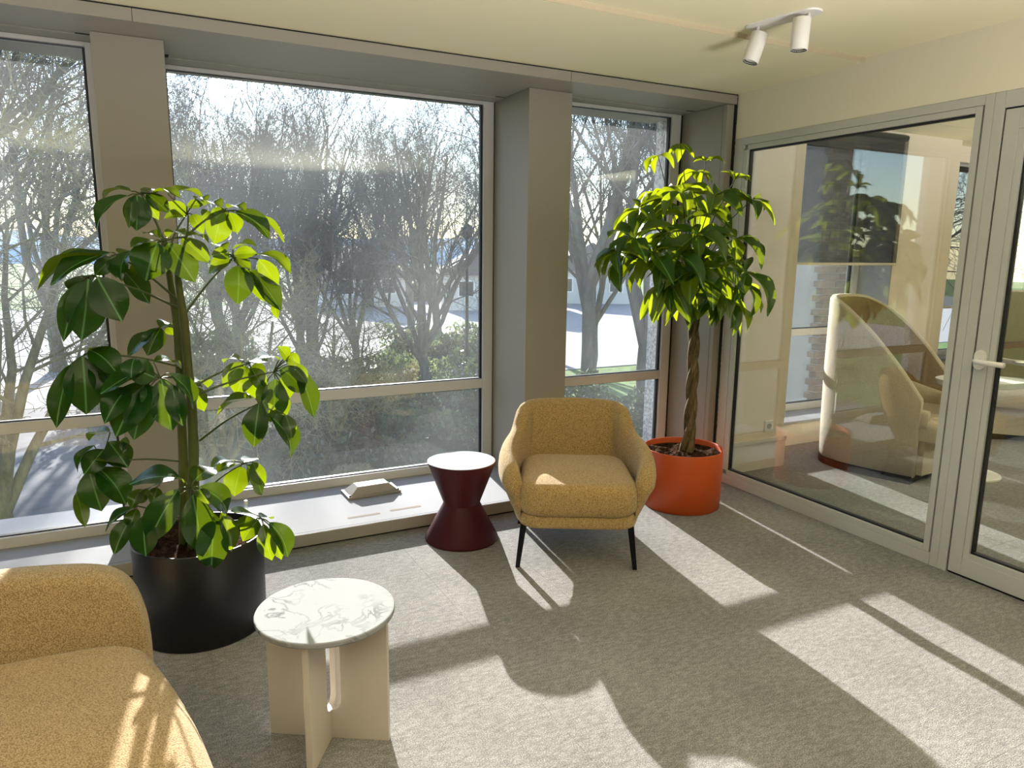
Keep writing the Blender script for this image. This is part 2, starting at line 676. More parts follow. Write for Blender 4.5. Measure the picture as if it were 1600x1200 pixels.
for nm, x0, x1 in (('trim_2', -.11, .188), ('trim_3', 2.12, 2.415), ('trim_4', -2.75, -2.45)):
    t = empty(nm, kind='structure')
    B('column_casing', M_PANEL, t, (x0, x1, 3.93, 4.47, 0, 2.4945), bevel=.002)
    B('column_core', M_PANEL, t, (x0 + .03, x1 - .03, 4.47, 4.62, 0, 2.4945))
    B('pier', M_PEBBLE, t, (x0 + .04, x1 - .04, 4.62, 4.7, -4, 2.6))
t = empty('trim_5', kind='structure')
B('reveal_panel', M_PANEL, t, (3.436, 3.494, 3.70, 4.19, 0.0, 2.494), bevel=.003)
B('edge_strip', M_PANEL, t, (3.434, 3.4355, 3.735, 3.738, .08, 2.494))
B('corner_gap', M_DARK, t, (3.494, 3.503, 3.685, 3.80, 0, 2.58))
B('outer_wall', M_PEBBLE, t, (3.50, 3.58, 3.72, 4.44, -4, 2.6))

sill = empty('trim_6', kind='structure')
m = MB()
m.box(-5.2, 3.494, 3.68, 4.60, .058, .0795)
B('sill_board', M_SILL, sill, (-5.2, 3.436, 3.683, 4.60, .058, .0785), bevel=.002)
B('front_board', M_PANEL, sill, (-5.2, 3.494, 3.68, 3.70, .012, .0775), bevel=.0015)
B('toe_gap', M_DARK, sill, (-5.2, 3.494, 3.695, 4.6, .0, .03))
B('joint', M_DARK, sill, (-5.2, 3.43, 3.705, 3.7066, .0783, .0789))


# ventilation slots: rounded dark slots cut in the board
def slot(name, xa, xb, y, z, wd, parent):
    poly = []
    for k in range(13):
        a = -pi / 2 + pi * k / 12
        poly.append((xb - wd / 2 + wd / 2 * cos(a), y + wd / 2 * sin(a)))
    for k in range(13):
        a = pi / 2 + pi * k / 12
        poly.append((xa + wd / 2 + wd / 2 * cos(a), y + wd / 2 * sin(a)))
    mbx = MB()
    n = len(poly)
    mbx.add([Vector((x, yy, z)) for x, yy in poly] + [Vector((x, yy, z - .004)) for x, yy in poly],
            [tuple(range(n))] + [(k, n + k, n + (k + 1) % n, (k + 1) % n) for k in range(n)])
    return mbx.build(name, M_SLOT, parent)


M_SLOT = plain('slot_inside', (.16, .12, .09), .9)
slot('vent_slot', .945, 1.135, 3.812, .0793, .024, sill)
slot('vent_slot', 1.195, 1.385, 3.826, .0793, .024, sill)


# ------------------------------------------------------------------ windows
def frame_ring(m, x0, x1, z0, z1, y0, y1, wl_, wr_, wb_, wt_):
    m.box(x0, x0 + wl_, y0, y1, z0, z1)
    m.box(x1 - wr_, x1, y0, y1, z0, z1)
    m.box(x0 + wl_, x1 - wr_, y0, y1, z0, z0 + wb_)
    m.box(x0 + wl_, x1 - wr_, y0, y1, z1 - wt_, z1)


def window(name, x0, x1, y, z0, z1, zt0, zt1, wl_, wr_, wb_=.055, wt_=.02, trans=True):
    r = empty(name, kind='structure')
    m = MB()
    frame_ring(m, x0, x1, z0, z1, y, y + .07, wl_, wr_, wb_, wt_)
    fr = m.build('window_frame', M_ALU, r, bevel=.002)
    gx0, gx1 = x0 + wl_, x1 - wr_
    if trans:
        B('transom', M_ALU, r, (gx0, gx1, y + .004, y + .07, zt0, zt1), bevel=.002)
    panes = [(z0 + wb_, zt0), (zt1, z1 - wt_)] if trans else [(z0 + wb_, z1 - wt_)]
    for a, b in panes:
        g = MB()
        frame_ring(g, gx0, gx1, a, b, y + .022, y + .05, .009, .012, .006, .002)
        g.build('gasket', M_GASKET, r)
        B('pane', M_GLASS, r, (gx0 + .004, gx1 - .004, y + .034, y + .040, a + .002, b - .001))
    return r


window('window_1', .14, 2.112, 4.39, .0785, 2.489, .634, .698, .066, .07)
B('frame_strip', M_DARK, bpy.data.objects['window_1'], (2.112, 2.12, 4.40, 4.45, .08, 2.489))
window('window_2', -2.45, -.105, 4.12, .0785, 2.489, .652, .708, .066, .036)
window('window_3', 2.40, 3.414, 4.12, .0785, 2.489, .652, .712, .09, .072)
B('frame_strip', M_DARK, bpy.data.objects['window_3'], (3.414, 3.436, 4.13, 4.18, .08, 2.489))
window('window_7', -5.2, -2.75, 4.12, .0785, 2.489, .652, .708, .066, .066)

# ------------------------------------------------------------------ glazed partition and door
pt = empty('window_4', kind='structure')
X0, X1 = 3.50, 3.565
B('stile', M_PART, pt, (X0, X1, 3.605, 3.676, 0, 2.28), bevel=.0015)
B('glazing_bead', M_PART, pt, (X0 + .004, X1, 3.568, 3.604, .092, 2.205), bevel=.0015)
B('head_rail', M_PART, pt, (X0, X1, 2.108, 3.6045, 2.236, 2.28), bevel=.0015)
B('glazing_bead', M_PART, pt, (X0 + .004, X1, 2.150, 3.568, 2.205, 2.235), bevel=.0015)
B('bottom_rail', M_PART, pt, (X0, X1, 2.108, 3.6045, 0, .062), bevel=.0015)
B('glazing_bead', M_PART, pt, (X0 + .004, X1, 2.150, 3.568, .063, .092), bevel=.0015)
B('glazing_bead', M_PART, pt, (X0 + .004, X1, 2.118, 2.1495, .063, 2.235), bevel=.0015)
B('stile', M_PART, pt, (X0, X1, 2.066, 2.107, 0, 2.28), bevel=.0015)
B('door_jamb', M_PART, pt, (X0, X1, 2.020, 2.065, 0, 2.28), bevel=.0015)
B('door_head', M_PART, pt, (X0, X1, .98, 2.0195, 2.208, 2.28), bevel=.0015)
B('door_jamb', M_PART, pt, (X0, X1, .95, 1.02, 0, 2.2075), bevel=.0015)
g = MB()
gy0, gy1, gz0, gz1 = 2.150, 3.568, .092, 2.205
for b in ((gy0, gy0 + .006, gz0, gz1), (gy1 - .008, gy1, gz0, gz1), (gy0, gy1, gz0, gz0 + .01), (gy0, gy1, gz1 - .01, gz1)):
    g.box(X0 + .022, X0 + .048, b[0], b[1], b[2], b[3])
g.build('gasket', M_GASKET, pt)
B('pane', M_PGLASS, pt, (X0 + .032, X0 + .040, gy0, gy1, gz0, gz1))

dr = empty('door_1', kind='structure')
B('gap', M_DARK, dr, (X0 + .012, X0 + .05, 2.012, 2.0195, .004, 2.2075), (X0 + .012, X0 + .05, 1.02, 2.012, 2.2, 2.2075), (X0 + .01, X0 + .05, 1.02, 2.012, 0, .012))
B('stile', M_PART, dr, (X0 + .002, X1 - .004, 1.950, 2.0115, .012, 2.2), bevel=.0015)
B('glazing_bead', M_PART, dr, (X0 + .006, X1 - .006, 1.922, 1.9495, .10, 2.112), bevel=.0015)
B('top_rail', M_PART, dr, (X0 + .002, X1 - .004, 1.10, 1.9495, 2.112, 2.2), bevel=.0015)
B('bottom_rail', M_PART, dr, (X0 + .002, X1 - .004, 1.10, 1.9495, .012, .10), bevel=.0015)
B('stile', M_PART, dr, (X0 + .002, X1 - .004, 1.021, 1.10, .012, 2.2), bevel=.0015)
B('glazing_bead', M_PART, dr, (X0 + .006, X1 - .006, 1.10, 1.9215, .10, .128), bevel=.0015)
B('glazing_bead', M_PART, dr, (X0 + .006, X1 - .006, 1.10, 1.9215, 2.084, 2.112), bevel=.0015)
g = MB()
for b in ((1.912, 1.922, .128, 2.084), (1.1, 1.922, .128, .138), (1.1, 1.922, 2.074, 2.084)):
    g.box(X0 + .02, X0 + .048, *b)
g.build('gasket', M_GASKET, dr)
B('pane', M_PGLASS, dr, (X0 + .030, X0 + .038, 1.1, 1.915, .136, 2.076))
for sx in (-1, 1):
    xs = X0 + .002 if sx < 0 else X1 - .004
    h = MB()
    pts = []
    hz, hy = 1.075, 1.985
    rose = MB()
    mm = Matrix.Translation((xs, hy, hz)) @ Matrix.Rotation(pi / 2 * sx, 4, 'Y')
    pr = [(0.028 * cos(2 * pi * k / 24), (.02 if sin(2 * pi * k / 24) > 0 else -.02) + .028 * sin(2 * pi * k / 24)) for k in range(24)]
    vs_ = [Vector((xs, hy + a, hz + b)) for a, b in pr] + [Vector((xs + sx * .010, hy + a * .93, hz + b * .95)) for a, b in pr]
    rose.add(vs_, [tuple(range(24, 48))] + [(k, (k + 1) % 24, 24 + (k + 1) % 24, 24 + k) for k in range(24)])
    ha = rose.build('door_handle', M_WHITE if sx < 0 else M_CHROME, dr, bevel=.001)
    pts = [(xs + sx * .008, hy, hz - .002), (xs + sx * .040, hy, hz - .002), (xs + sx * .052, hy - .008, hz - .002), (xs + sx * .055, hy - .03, hz - .003), (xs + sx * .055, hy - .09, hz - .004), (xs + sx * .055, hy - .138, hz - .004)]
    h.tube(pts, [.012, .012, .0125, .0125, .012, .0125], 12)
    h.build('lever', M_WHITE if sx < 0 else M_CHROME, ha, smooth=True)

# ------------------------------------------------------------------ meeting room behind the partition
p2 = empty('wall_meeting_room', kind='structure')
B('pillar', M_WALL2, p2, (3.585, 4.19, 3.715, 4.47, 0, 2.56))
B('window_apron', M_WALL2, p2, (4.19, 5.76, 4.10, 4.6, 0, .185))
B('pier', M_WALL2, p2, (5.763, 6.55, 4.10, 4.45, 0, 2.56))
B('beam', M_WALL2, p2, (4.19, 5.76, 4.10, 4.7, 2.50, 2.56), (6.55, 10.1, 4.30, 4.7, 2.42, 2.56))
B('window_apron', M_WALL2, p2, (6.55, 10.1, 4.30, 4.6, 0, .55))
B('outer_slab', M_PEBBLE, p2, (3.58, 10.2, 4.62, 4.75, -4, .02), (3.58, 4.2, 4.46, 4.6, 0, 3))
sk = empty('baseboard_1', kind='structure')
B('skirting_board', M_SKIRT, sk, (3.585, 4.205, 3.70, 3.715, 0, .20), bevel=.002)
B('skirting_cap', M_SKIRT, sk, (3.585, 4.205, 3.692, 3.715, .20, .232), bevel=.004)
s2 = empty('trim_7', kind='structure')
B('sill_board', M_SILL, s2, (4.19, 5.76, 4.085, 4.45, .185, .205), bevel=.002)
B('reveal_panel', M_SILL, s2, (5.745, 5.763, 4.09, 4.45, .205, 2.50), bevel=.001)
B('sill_board', M_SILL, s2, (6.55, 10.1, 4.27, 4.45, .55, .575), bevel=.002)
window('window_5', 4.25, 5.745, 4.40, .205, 2.50, .865, .925, .06, .07, .06, .05)
window('window_6', 6.62, 7.52, 4.40, .575, 2.42, 1, 1.1, .06, .06, .06, .05, False)
window('window_8', 7.52, 9.9, 4.40, .575, 2.42, 1, 1.1, .06, .06, .06, .05, False)


def roller_blind(x0, x1, y, z0, z1, label):
    r = empty('roller_blind', ((x0 + x1) / 2, y, z0), label=label, cat='blind', group='roller blinds in the meeting room')
    a = (x1 - x0) / 2
    B('screen_cloth', M_BLIND, r, (-a, a, -.0008, .0008, .012, z1 - z0 - .04))
    mbx = MB()
    mbx.tube([(-a, 0, .006), (a, 0, .006)], .011, 10)
    mbx.build('bottom_bar', M_WALL2, r, smooth=True)
    mbx = MB()
    mbx.tube([(-a, .02, z1 - z0 - .03), (a, .02, z1 - z0 - .03)], .026, 14)
    mbx.build('roller_tube', M_BLACKMETAL, r, smooth=True)
    return r


roller_blind(4.30, 5.782, 4.072, 1.478, 2.545, 'dark see-through roller blind half lowered over the pillar-side meeting room window')
roller_blind(6.66, 7.50, 4.365, 1.06, 2.40, 'dark roller blind lowered further at the far meeting room window, right of the beige pier')

sk_ = empty('wall_socket', (4.028, 3.7145, .32), label='square white wall socket low on the beige pillar behind the glass', cat='socket')
m = MB()
m.box(-.041, .041, -.012, 0, -.041, .041)
m.build('cover_plate', M_WHITE, sk_, bevel=.004)
m = MB()
m.lathe([(.021, 0), (.021, .003), (.019, .0035), (.018, .0008)], 24, M=Matrix.Translation((0, -.012, 0)) @ Matrix.Rotation(pi / 2, 4, 'X'))
m.build('recess', plain('socket_grey', (.35, .34, .33), .5), sk_)


# booth chair: tall curved shell, sloping rim, seat
def booth(loc, rz, label, flip=1):
    r = empty('booth_chair', loc, rz, label, 'chair', 'high-backed booth chairs in the meeting room')
    path = spline([(-.455, -.36), (-.46, -.2), (-.455, 0), (-.415, .2), (-.29, .36), (0, .43), (.29, .36), (.415, .2), (.455, 0), (.46, -.2), (.455, -.36)], 48)
    rows = []
    n = len(path)
    for i, (x, y) in enumerate(path):
        a = path[max(i - 1, 0)]
        b = path[min(i + 1, n - 1)]
        tx, ty = b[0] - a[0], b[1] - a[1]
        L = sqrt(tx * tx + ty * ty)
        nx, ny = -ty / L, tx / L
        if nx * x + ny * (y + .05) < 0:
            nx, ny = -nx, -ny
        q = max(0.0, min(1.0, (y + .36) / .79))
        top = .60 + .66 * (1 - (1 - q) ** 1.7)
        th = .062
        base = .05 + (.0 if y > -.15 else 0)
        prof = [(0, base), (0, .3), (0, top * .6), (0, top - .02), (-.012, top), (-th + .012, top), (-th, top - .02), (-th, top * .6), (-th, .3), (-th, base)]
        taper = lambda z: -.02 * (1 - min(1, z / .5))
        rows.append([Vector((x + nx * (o + taper(z)), y + ny * (o + taper(z)), z)) for o, z in prof])
    m = MB().grid(rows, closed=True, caps=True)
    m.build('shell', M_BOUCLE, r, smooth=True, bevel=0)
    m = MB().grid([[row[6] * .5 + row[5] * .5 - Vector((0, 0, .012))] + [v - Vector((v.x, v.y, 0)).normalized() * .004 for v in row[6:9]] for row in rows])
    m.build('lining', M_LINING, r, smooth=True)
    # seat block
    sp = [(-.405, -.47), (-.41, -.1), (-.36, .18), (-.22, .32), (0, .365), (.22, .32), (.36, .18), (.41, -.1), (.405, -.47)]
    sp = spline(sp, 32) + spline([(.405, -.47), (.2, -.52), (0, -.53), (-.2, -.52), (-.405, -.47)], 14)[1:-1]
    def lay(z, s_, dy=0):
        return [Vector((x * s_, y * s_ + dy, z)) for x, y in sp]
    m = MB().grid([lay(.30, .985), lay(.315, 1.0), lay(.405, 1.0), lay(.432, .985), lay(.442, .95)], closed=True, caps=True)
    m.build('seat', M_BOUCLE, r, smooth=True)
    m = MB().grid([[Vector((x * .93, min(y, .3) * .90 + .03, z)) for x, y in sp] for z in (.06, .3)], closed=True, caps=True)
    m.build('seat_base', M_BOUCLE, r, smooth=False)
    # arms: lower inner pads that slope forward
    for s in (-1, 1):
        rows = []
        for t in range(13):
            u = t / 12
            y = -.40 + .62 * u
            zt = .52 + .16 * u ** 1.3
            xo, xi = s * (.425 - .05 * max(0, u - .6)), s * (.36 - .06 * max(0, u - .6))
            rows.append([Vector((xo, y, .40)), Vector((xo, y, zt - .02)), Vector(((xo * 2 + xi) / 3, y, zt)), Vector(((xo + 2 * xi) / 3, y, zt)), Vector((xi, y, zt - .02)), Vector((xi, y, .40))])
        MB().grid(rows, closed=True, caps=True).build('armrest', M_BOUCLE, r, smooth=True)
    m = MB().grid([[Vector((x * .97, y * .97, z)) for x, y in path] for z in (0, .055)], closed=True, caps=True)
    m.build('plinth', M_BLACKMETAL, r)
    return r


b1 = booth((4.955, 3.46, 0), radians(18.5), 'cream high-backed booth chair with sloping rim behind the glass, nearest the socket')
b2 = copy_tree(b1)
b2.location = (6.99, 3.60, 0)
b2.rotation_euler.z = radians(-34)
b2['label'] = 'cream high-backed booth chair seen through the glazed door'

tb = empty('side_table', (5.28, 2.97, 0), radians(-25), 'small white pedestal table between the two booth chairs behind the glass', 'table')
poly = [(.31 * cos(2 * pi * k / 40), .20 * sin(2 * pi * k / 40)) for k in range(40)]
m = MB()
n = len(poly)
m.add([Vector((x * .93, y * .93, .655)) for x, y in poly] + [Vector((x, y, .70)) for x, y in poly], [tuple(range(n - 1, -1, -1)), tuple(range(n, 2 * n))] + [(k, (k + 1) % n, n + (k + 1) % n, n + k) for k in range(n)])
m.build('table_top', M_WHITE, tb, bevel=.003)
MB().lathe([(.2, 0), (.2, .010), (.19, .014)], 32).build('base_plate', M_WHITE, tb)
MB().lathe([(.022, .014), (.02, .655)], 16).build('pedestal', M_WHITE, tb)

# ------------------------------------------------------------------ spotlights on the ceiling
CZ = 2.580
sp = empty('ceiling_spotlight', (2.63, 2.52, CZ), 0, 'white twin ceiling spotlight with two adjustable cylinder heads on an oval plate', 'lamp')
dirv = Vector((.055, -.29, 0)).normalized()
perp = Vector((-dirv.y, dirv.x, 0))
poly = []
for k in range(17):
    a = -pi / 2 + pi * k / 16
    poly.append(dirv * (.135 + .045 * cos(a)) + perp * (.052 * sin(a)))
for k in range(17):
    a = pi / 2 + pi * k / 16
    poly.append(dirv * (-.135 + .045 * cos(a)) + perp * (.052 * sin(a)))
m = MB()
n = len(poly)
m.add([p + Vector((0, 0, 0)) for p in poly] + [p * .98 + Vector((0, 0, -.006)) for p in poly], [tuple(range(n - 1, -1, -1)), tuple(range(n, 2 * n))] + [(k, n + k, n + (k + 1) % n, (k + 1) % n) for k in range(n)])
m.build('mounting_plate', M_WHITE, sp)
for s, tilt, az in ((-1, radians(17), 0), (1, radians(2), 0)):
    base = dirv * (.125 * s)
    jm = MB()
    jm.tube([base + Vector((0, 0, -.004)), base + Vector((0, 0, -.035))], .007, 8)
    j = jm.build('swivel_arm', M_WHITE, sp, smooth=True)
    # tilt axis: towards camera-left
    ax = (RIGHT * -1.0 + Vector((0, 0, 0)))
    ax.z = 0
    ax.normalize()
    down = (Vector((0, 0, -1)) * cos(tilt) + ax * sin(tilt)).normalized()
    off = Vector((0, 0, -.028)) + (RIGHT * (-.028 if s > 0 else .012))
    off.z = -.026 if s > 0 else -.034
    q = down.to_track_quat('Z', 'Y').to_matrix().to_4x4()
    MT = Matrix.Translation(base + off) @ q
    hm = MB()
    hm.lathe([(.001, 0), (.036, 0), (.0375, .002), (.0375, .128), (.036, .131), (.034, .131), (.033, .122), (.001, .118)], 32, M=MT, cap0=False, cap1=False)
    hd = hm.build('lamp_head', M_WHITE, sp, smooth=False)
    for pgn in hd.data.polygons:
        pgn.use_smooth = abs((pgn.normal.dot(down))) < .5
    lm = MB()
    lm.lathe([(.0335, .1308), (.0335, .124), (.029, .123)], 24, M=MT, cap0=False, cap1=False)
    lm.build('black_rim', M_GASKET, hd)
    lm = MB()
    lm.lathe([(.001, .117), (.020, .119), (.0292, .1232)], 20, M=MT, cap0=False, cap1=False)
    lm.build('reflector', M_CHROME, hd)


# ------------------------------------------------------------------ armchair
def shell_rows(ctrl, thick, zb, lean, n, inward, inner_b, bulge=.012):
    """ctrl: (x, y, top height) along the plan outline."""
    path = spline(ctrl, n)
    rows = []
    N = len(path)
    for i, (x, y, h) in enumerate(path):
        a, b = path[max(i - 1, 0)], path[min(i + 1, N - 1)]
        tx, ty = b[0] - a[0], b[1] - a[1]
        L = sqrt(tx * tx + ty * ty) or 1
        nx, ny = ty / L, -tx / L
        if nx * x + ny * (y + .02) < 0:
            nx, ny = -nx, -ny
        e = min(i, N - 1 - i)
        sq = [.35, .72, .9, 1.0][min(e, 3)]
        th = thick
        pr = [(-inward, zb), (-inward * .55, zb + .07), (-inward * .12, zb + .17), (bulge, zb + (h - zb) * .62), (bulge * .7, h - .05), (-.012, h - .012), (-th * .5, h), (-th + .012, h - .016), (-th, h - .055), (-th - .004, zb + (h - zb) * .55), (-th + .005, inner_b), (-th * .8, zb)]
        cx = sum(p[0] for p in pr) / len(pr)
        cz = sum(p[1] for p in pr) / len(pr)
        row = []
        for o, z in pr:
            o = cx + (o - cx) * sq
            zz = cz + (z - cz) * (sq * .25 + .75)
            ly = lean * max(0, z - .3) * max(0, min(1, (y + .05) / .4))
            row.append(Vector((x + nx * o, y + ny * o + ly, zz)))
        rows.append(row)
    return rows


ch = empty('armchair', (1.978, 3.097, 0), radians(-28.7), 'ochre woven tub armchair with black metal legs standing between the two window bays', 'chair')
ctrl = [(-.322, -.345, .490), (-.362, -.28, .530), (-.388, -.15, .560), (-.390, -.02, .578), (-.372, .09, .592), (-.348, .165, .612), (-.330, .215, .668), (-.312, .27, .712), (-.255, .325, .728), (-.13, .348, .735), (0, .352, .738)]
ctrl = ctrl + [(-x, y, h) for x, y, h in reversed(ctrl[:-1])]
m = MB().grid(shell_rows(ctrl, .085, .235, .20, 64, .085, .30), closed=True, caps=True)
m.build('shell', M_OCHRE, ch, smooth=True, sub=1)


def cushion(w_, d_, z0, z1, r, y0, crown=.02, n=10, taper=0.0):
    """rounded box cushion as a grid of stacked rounded rectangles."""
    def ring(inset, z, cr=0):
        pts = []
        W, D = w_ / 2 - inset, d_ / 2 - inset
        rr = max(.012, r - inset * .6)
        for cx, cy, a0 in ((W - rr, D - rr, 0), (-W + rr, D - rr, pi / 2), (-W + rr, -D + rr, pi), (W - rr, -D + rr, 3 * pi / 2)):
            for k in range(n):
                a = a0 + pi / 2 * k / (n - 1)
                x, y = cx + rr * cos(a), cy + rr * sin(a)
                f = 1 - taper * max(0, y / D)
                pts.append(Vector((x * f, y + y0, z)))
        return pts
    h = z1 - z0
    R = h * .30
    rows = []
    for k in range(6):
        a = -pi / 2 + pi / 2 * k / 5
        rows.append(ring(R * .6 * (1 - cos(a)), z0 + R * (1 + sin(a))))
    for k in range(6):
        a = pi / 2 * k / 5
        rows.append(ring(R * .8 * (1 - cos(a)), z1 - crown - R + R * sin(a)))
    for k in (1, 2, 3, 4):
        t = k / 4
        rows.append(ring(R * .8 + t * min(w_, d_) * .36, z1 - crown + crown * sin(t * pi / 2)))
    return MB().grid(rows, closed=True, caps=True)


cushion(.585, .60, .295, .475, .11, -.08, .018, taper=.07).build('seat_cushion', M_OCHRE, ch, smooth=True)
m = cushion(.58, .60, .232, .302, .10, -.055, .002)
m.build('seat_base', M_OCHRE, ch, smooth=True)
for sx, sy in ((-1, -1), (1, -1), (-1, 1), (1, 1)):
    m = MB()
    top = Vector((sx * .262, sy * .235 + (-.02 if sy < 0 else .02), .245))
    bot = Vector((sx * .292, sy * .285 + (.012 if sy < 0 else .03), 0))
    rows = []
    for k in range(5):
        t = k / 4
        c = top.lerp(bot, t)
        hw, hd = .016 - .005 * t, .019 - .007 * t
        rows.append([c + Vector((a * hw, b * hd, 0)) for a, b in ((-1, -1), (1, -1), (1, 1), (-1, 1))])
    m.grid(rows, closed=True, caps=True)
    lg = m.build('leg', M_BLACKMETAL, ch, bevel=.003)
m = MB()
for sy in (-1, 1):
    m.box(-.26, .26, sy * .24 - .012, sy * .24 + .012, .222, .238)
for sx in (-1, 1):
    m.box(sx * .25 - .012, sx * .25 + .012, -.24, .24, .222, .238)
m.build('under_frame', M_BLACKMETAL, ch)

# ------------------------------------------------------------------ hourglass side table
hg = empty('hourglass_table', (1.487, 3.462, 0), 0, 'wine red hourglass side table with white top beside the sill', 'table')
m = MB().lathe([(.196, 0), (.199, .004), (.199, .012), (.104, .196), (.1005, .205)], 64, cap1=False)
m.build('lower_cone', M_WINE2, hg, smooth=True, bevel=0)
m = MB().lathe([(.0995, .2055), (.1005, .212), (.182, .428), (.1845, .436), (.1835, .4395), (.179, .4395)], 64, cap0=False, cap1=False)
m.build('upper_cone', M_WINE, hg, smooth=True)
m = MB().lathe([(.1815, .432), (.1815, .4405), (.180, .4415)], 64)
m.build('table_top', M_TOPWHITE, hg)

# ------------------------------------------------------------------ marble side table
mt = empty('marble_table', (.452, 2.13, 0), radians(-32), 'round white marble side table on crossed taupe metal panels', 'table')
m = MB().lathe([(.208, .425), (.2125, .428), (.214, .432), (.214, .441), (.2125, .444), (.209, .445)], 72)
m.build('table_top', M_MARBLE, mt, smooth=False)
SW, SB = .042, .10


def wing(L):
    # wing from the central slot outward; rounded foot of the slot
    p = [(.011, 0), (L, 0), (L, .4245), (SW, .4245), (SW, SB + .03)]
    for k in range(1, 6):
        a = pi / 2 * k / 5
        p.append((SW - (SW - .011) * (1 - cos(a)) , SB + .03 - .03 * sin(a)))
    return p


for k, L in enumerate((.196, .19, .196, .185)):
    m = MB().prism(wing(L), -.010, .010, M=Matrix.Rotation(pi / 2 * k, 4, 'Z'))
    m.build('base_panel', M_TAUPE, mt, bevel=.0015)
m = MB()
m.box(-.012, .012, -.012, .012, 0, SB)
m.build('core', M_TAUPE, mt)

# ------------------------------------------------------------------ LED driver box on the sill
bx = empty('driver_box', (1.19, 4.185, .0785), radians(2), 'small grey trapezoid plastic box lying on the window sill', 'box')
m = MB()
m.box(-.165, .165, -.085, .085, 0, .016)
m.build('base_plate', M_PANEL, bx, bevel=.003)
m = MB()
lo, hi = (.150, .075), (.095, .045)
m.add([Vector((sx * lo[0], sy * lo[1], .016)) for sx, sy in ((-1, -1), (1, -1), (1, 1), (-1, 1))] + [Vector((sx * hi[0], sy * hi[1], .062)) for sx, sy in ((-1, -1), (1, -1), (1, 1), (-1, 1))],
      [(3, 2, 1, 0), (4, 5, 6, 7), (0, 1, 5, 4), (1, 2, 6, 5), (2, 3, 7, 6), (3, 0, 4, 7)])
m.build('cover', M_PANEL, bx, bevel=.003)
for sx in (-1, 1):
    m = MB()
    m.lathe([(.006, .016), (.006, .024), (.004, .025)], 12, c=(sx * .152, -.066))
    m.build('screw', M_GASKET, bx)


# ------------------------------------------------------------------ sofa corner
sf = empty('sofa', (-.05, 2.30, 0), 0, 'ochre woven low lounge sofa with rounded back, nearest the camera', 'sofa')
# seat: rows from left (outside the frame) to the rounded right side
def seat_edge(y):
    # right-hand edge bows outward towards the front
    t = max(0, min(1, -y / .95))
    return .004 + .15 * sin(min(1, t * 1.05) * pi / 2) ** .9


rows = []
NY = 26
for j in range(NY + 1):
    y = 0.0 - 1.0 * j / NY
    e = seat_edge(y)
    zt = .402 + .012 * sin(pi * j / NY)
    fr = 0.0
    if j > NY - 4:
        fr = ((j - (NY - 4)) / 4) ** 2 * .10
    pr = [(-1.6, .12), (-1.6, zt - fr), (-.8, zt + .006 - fr), (e - .16, zt - fr), (e - .085, zt - .010 - fr), (e - .035, zt - .034 - fr), (e - .008, zt - .075 - fr), (e, zt - .13 - fr), (e - .006, .20), (e - .03, .12)]
    rows.append([Vector((x, y, z)) for x, z in pr])
MB().grid(rows, closed=True, caps=True).build('seat', M_SOFA, sf, smooth=True, sub=1)
# back: outline in x-z with rounded corner, thickness in y
out = [(-1.6, .10), (-1.6, .60), (-.9, .615), (-.42, .617), (-.25, .607), (-.13, .588), (-.065, .558), (-.028, .51), (-.008, .45), (.004, .38), (.006, .28), (.0, .10)]
prof = spline(out[1:], 44)
rows = []
for yo, ins in ((.115, .03), (.125, .008), (.118, -.002), (.07, -.004), (.03, 0.0), (.006, .008), (.0, .022)):
    r_ = []
    for i, (x, z) in enumerate(prof):
        a, b = prof[max(i - 1, 0)], prof[min(i + 1, len(prof) - 1)]
        tx, tz = b[0] - a[0], b[1] - a[1]
        L = sqrt(tx * tx + tz * tz) or 1
        nx, nz = -tz / L, tx / L
        r_.append(Vector((x - nx * ins, yo + max(0, z - .38) * .10, z - nz * ins)))
    r_.append(Vector((-.0 - ins, yo, .10)))
    r_.append(Vector((-1.6, yo, .10)))
    rows.append(r_)
MB().grid(rows, closed=True, caps=True).build('backrest', M_SOFA, sf, smooth=True)
for x, y in ((-.08, -.06), (-.02, -.9), (-1.5, -.06), (-1.5, -.9)):
    m = MB().lathe([(.014, 0), (.02, .13)], 14, c=(x, y))
    m.build('leg', M_BLACKMETAL, sf)


# ------------------------------------------------------------------ plants
def leaf_mesh(name, mat, shape, arch, fold, ripple, seed, nx=6, ny=12):
    rnd = random.Random(seed)
    ph = rnd.uniform(0, 6)
    m = MB()
    rows = []
    for j in range(ny + 1):
        t = j / ny
        wd = shape(t)
        row = []
        for i in range(nx + 1):
            u = (i / nx - .5)
            x = u * wd
            z = arch * sin(pi * min(1, t * 1.02)) + fold * abs(u) * wd * 1.0 + ripple * sin(t * 11 + ph + (2 if u > 0 else 0)) * abs(u) * 2
            row.append(Vector((x, t, z)))
        rows.append(row)
    m.grid(rows)
    return m.mesh(name, mat, True)


def ovate(t):
    if t < .92:
        return max(.02, (sin(pi * (t / .96) ** 1.03)) ** .66) * .97 if t > 0 else .02
    return max(.005, (1 - t) / .08 * .30)


def lance(t):
    return max(.012, sin(pi * t ** .95) ** .85)


LEAF_ME = [leaf_mesh('leaf', M_LEAF, ovate, a, f, r, s) for a, f, r, s in ((.10, .16, .012, 1), (.16, .22, .02, 2), (.05, .12, .015, 3), (.13, .30, .01, 4))]
LEAF2_ME = [leaf_mesh('leaflet', M_LEAF2, lance, a, f, r, s, 4, 10) for a, f, r, s in ((.10, .25, .02, 5), (.18, .3, .03, 6), (.06, .2, .02, 7))]


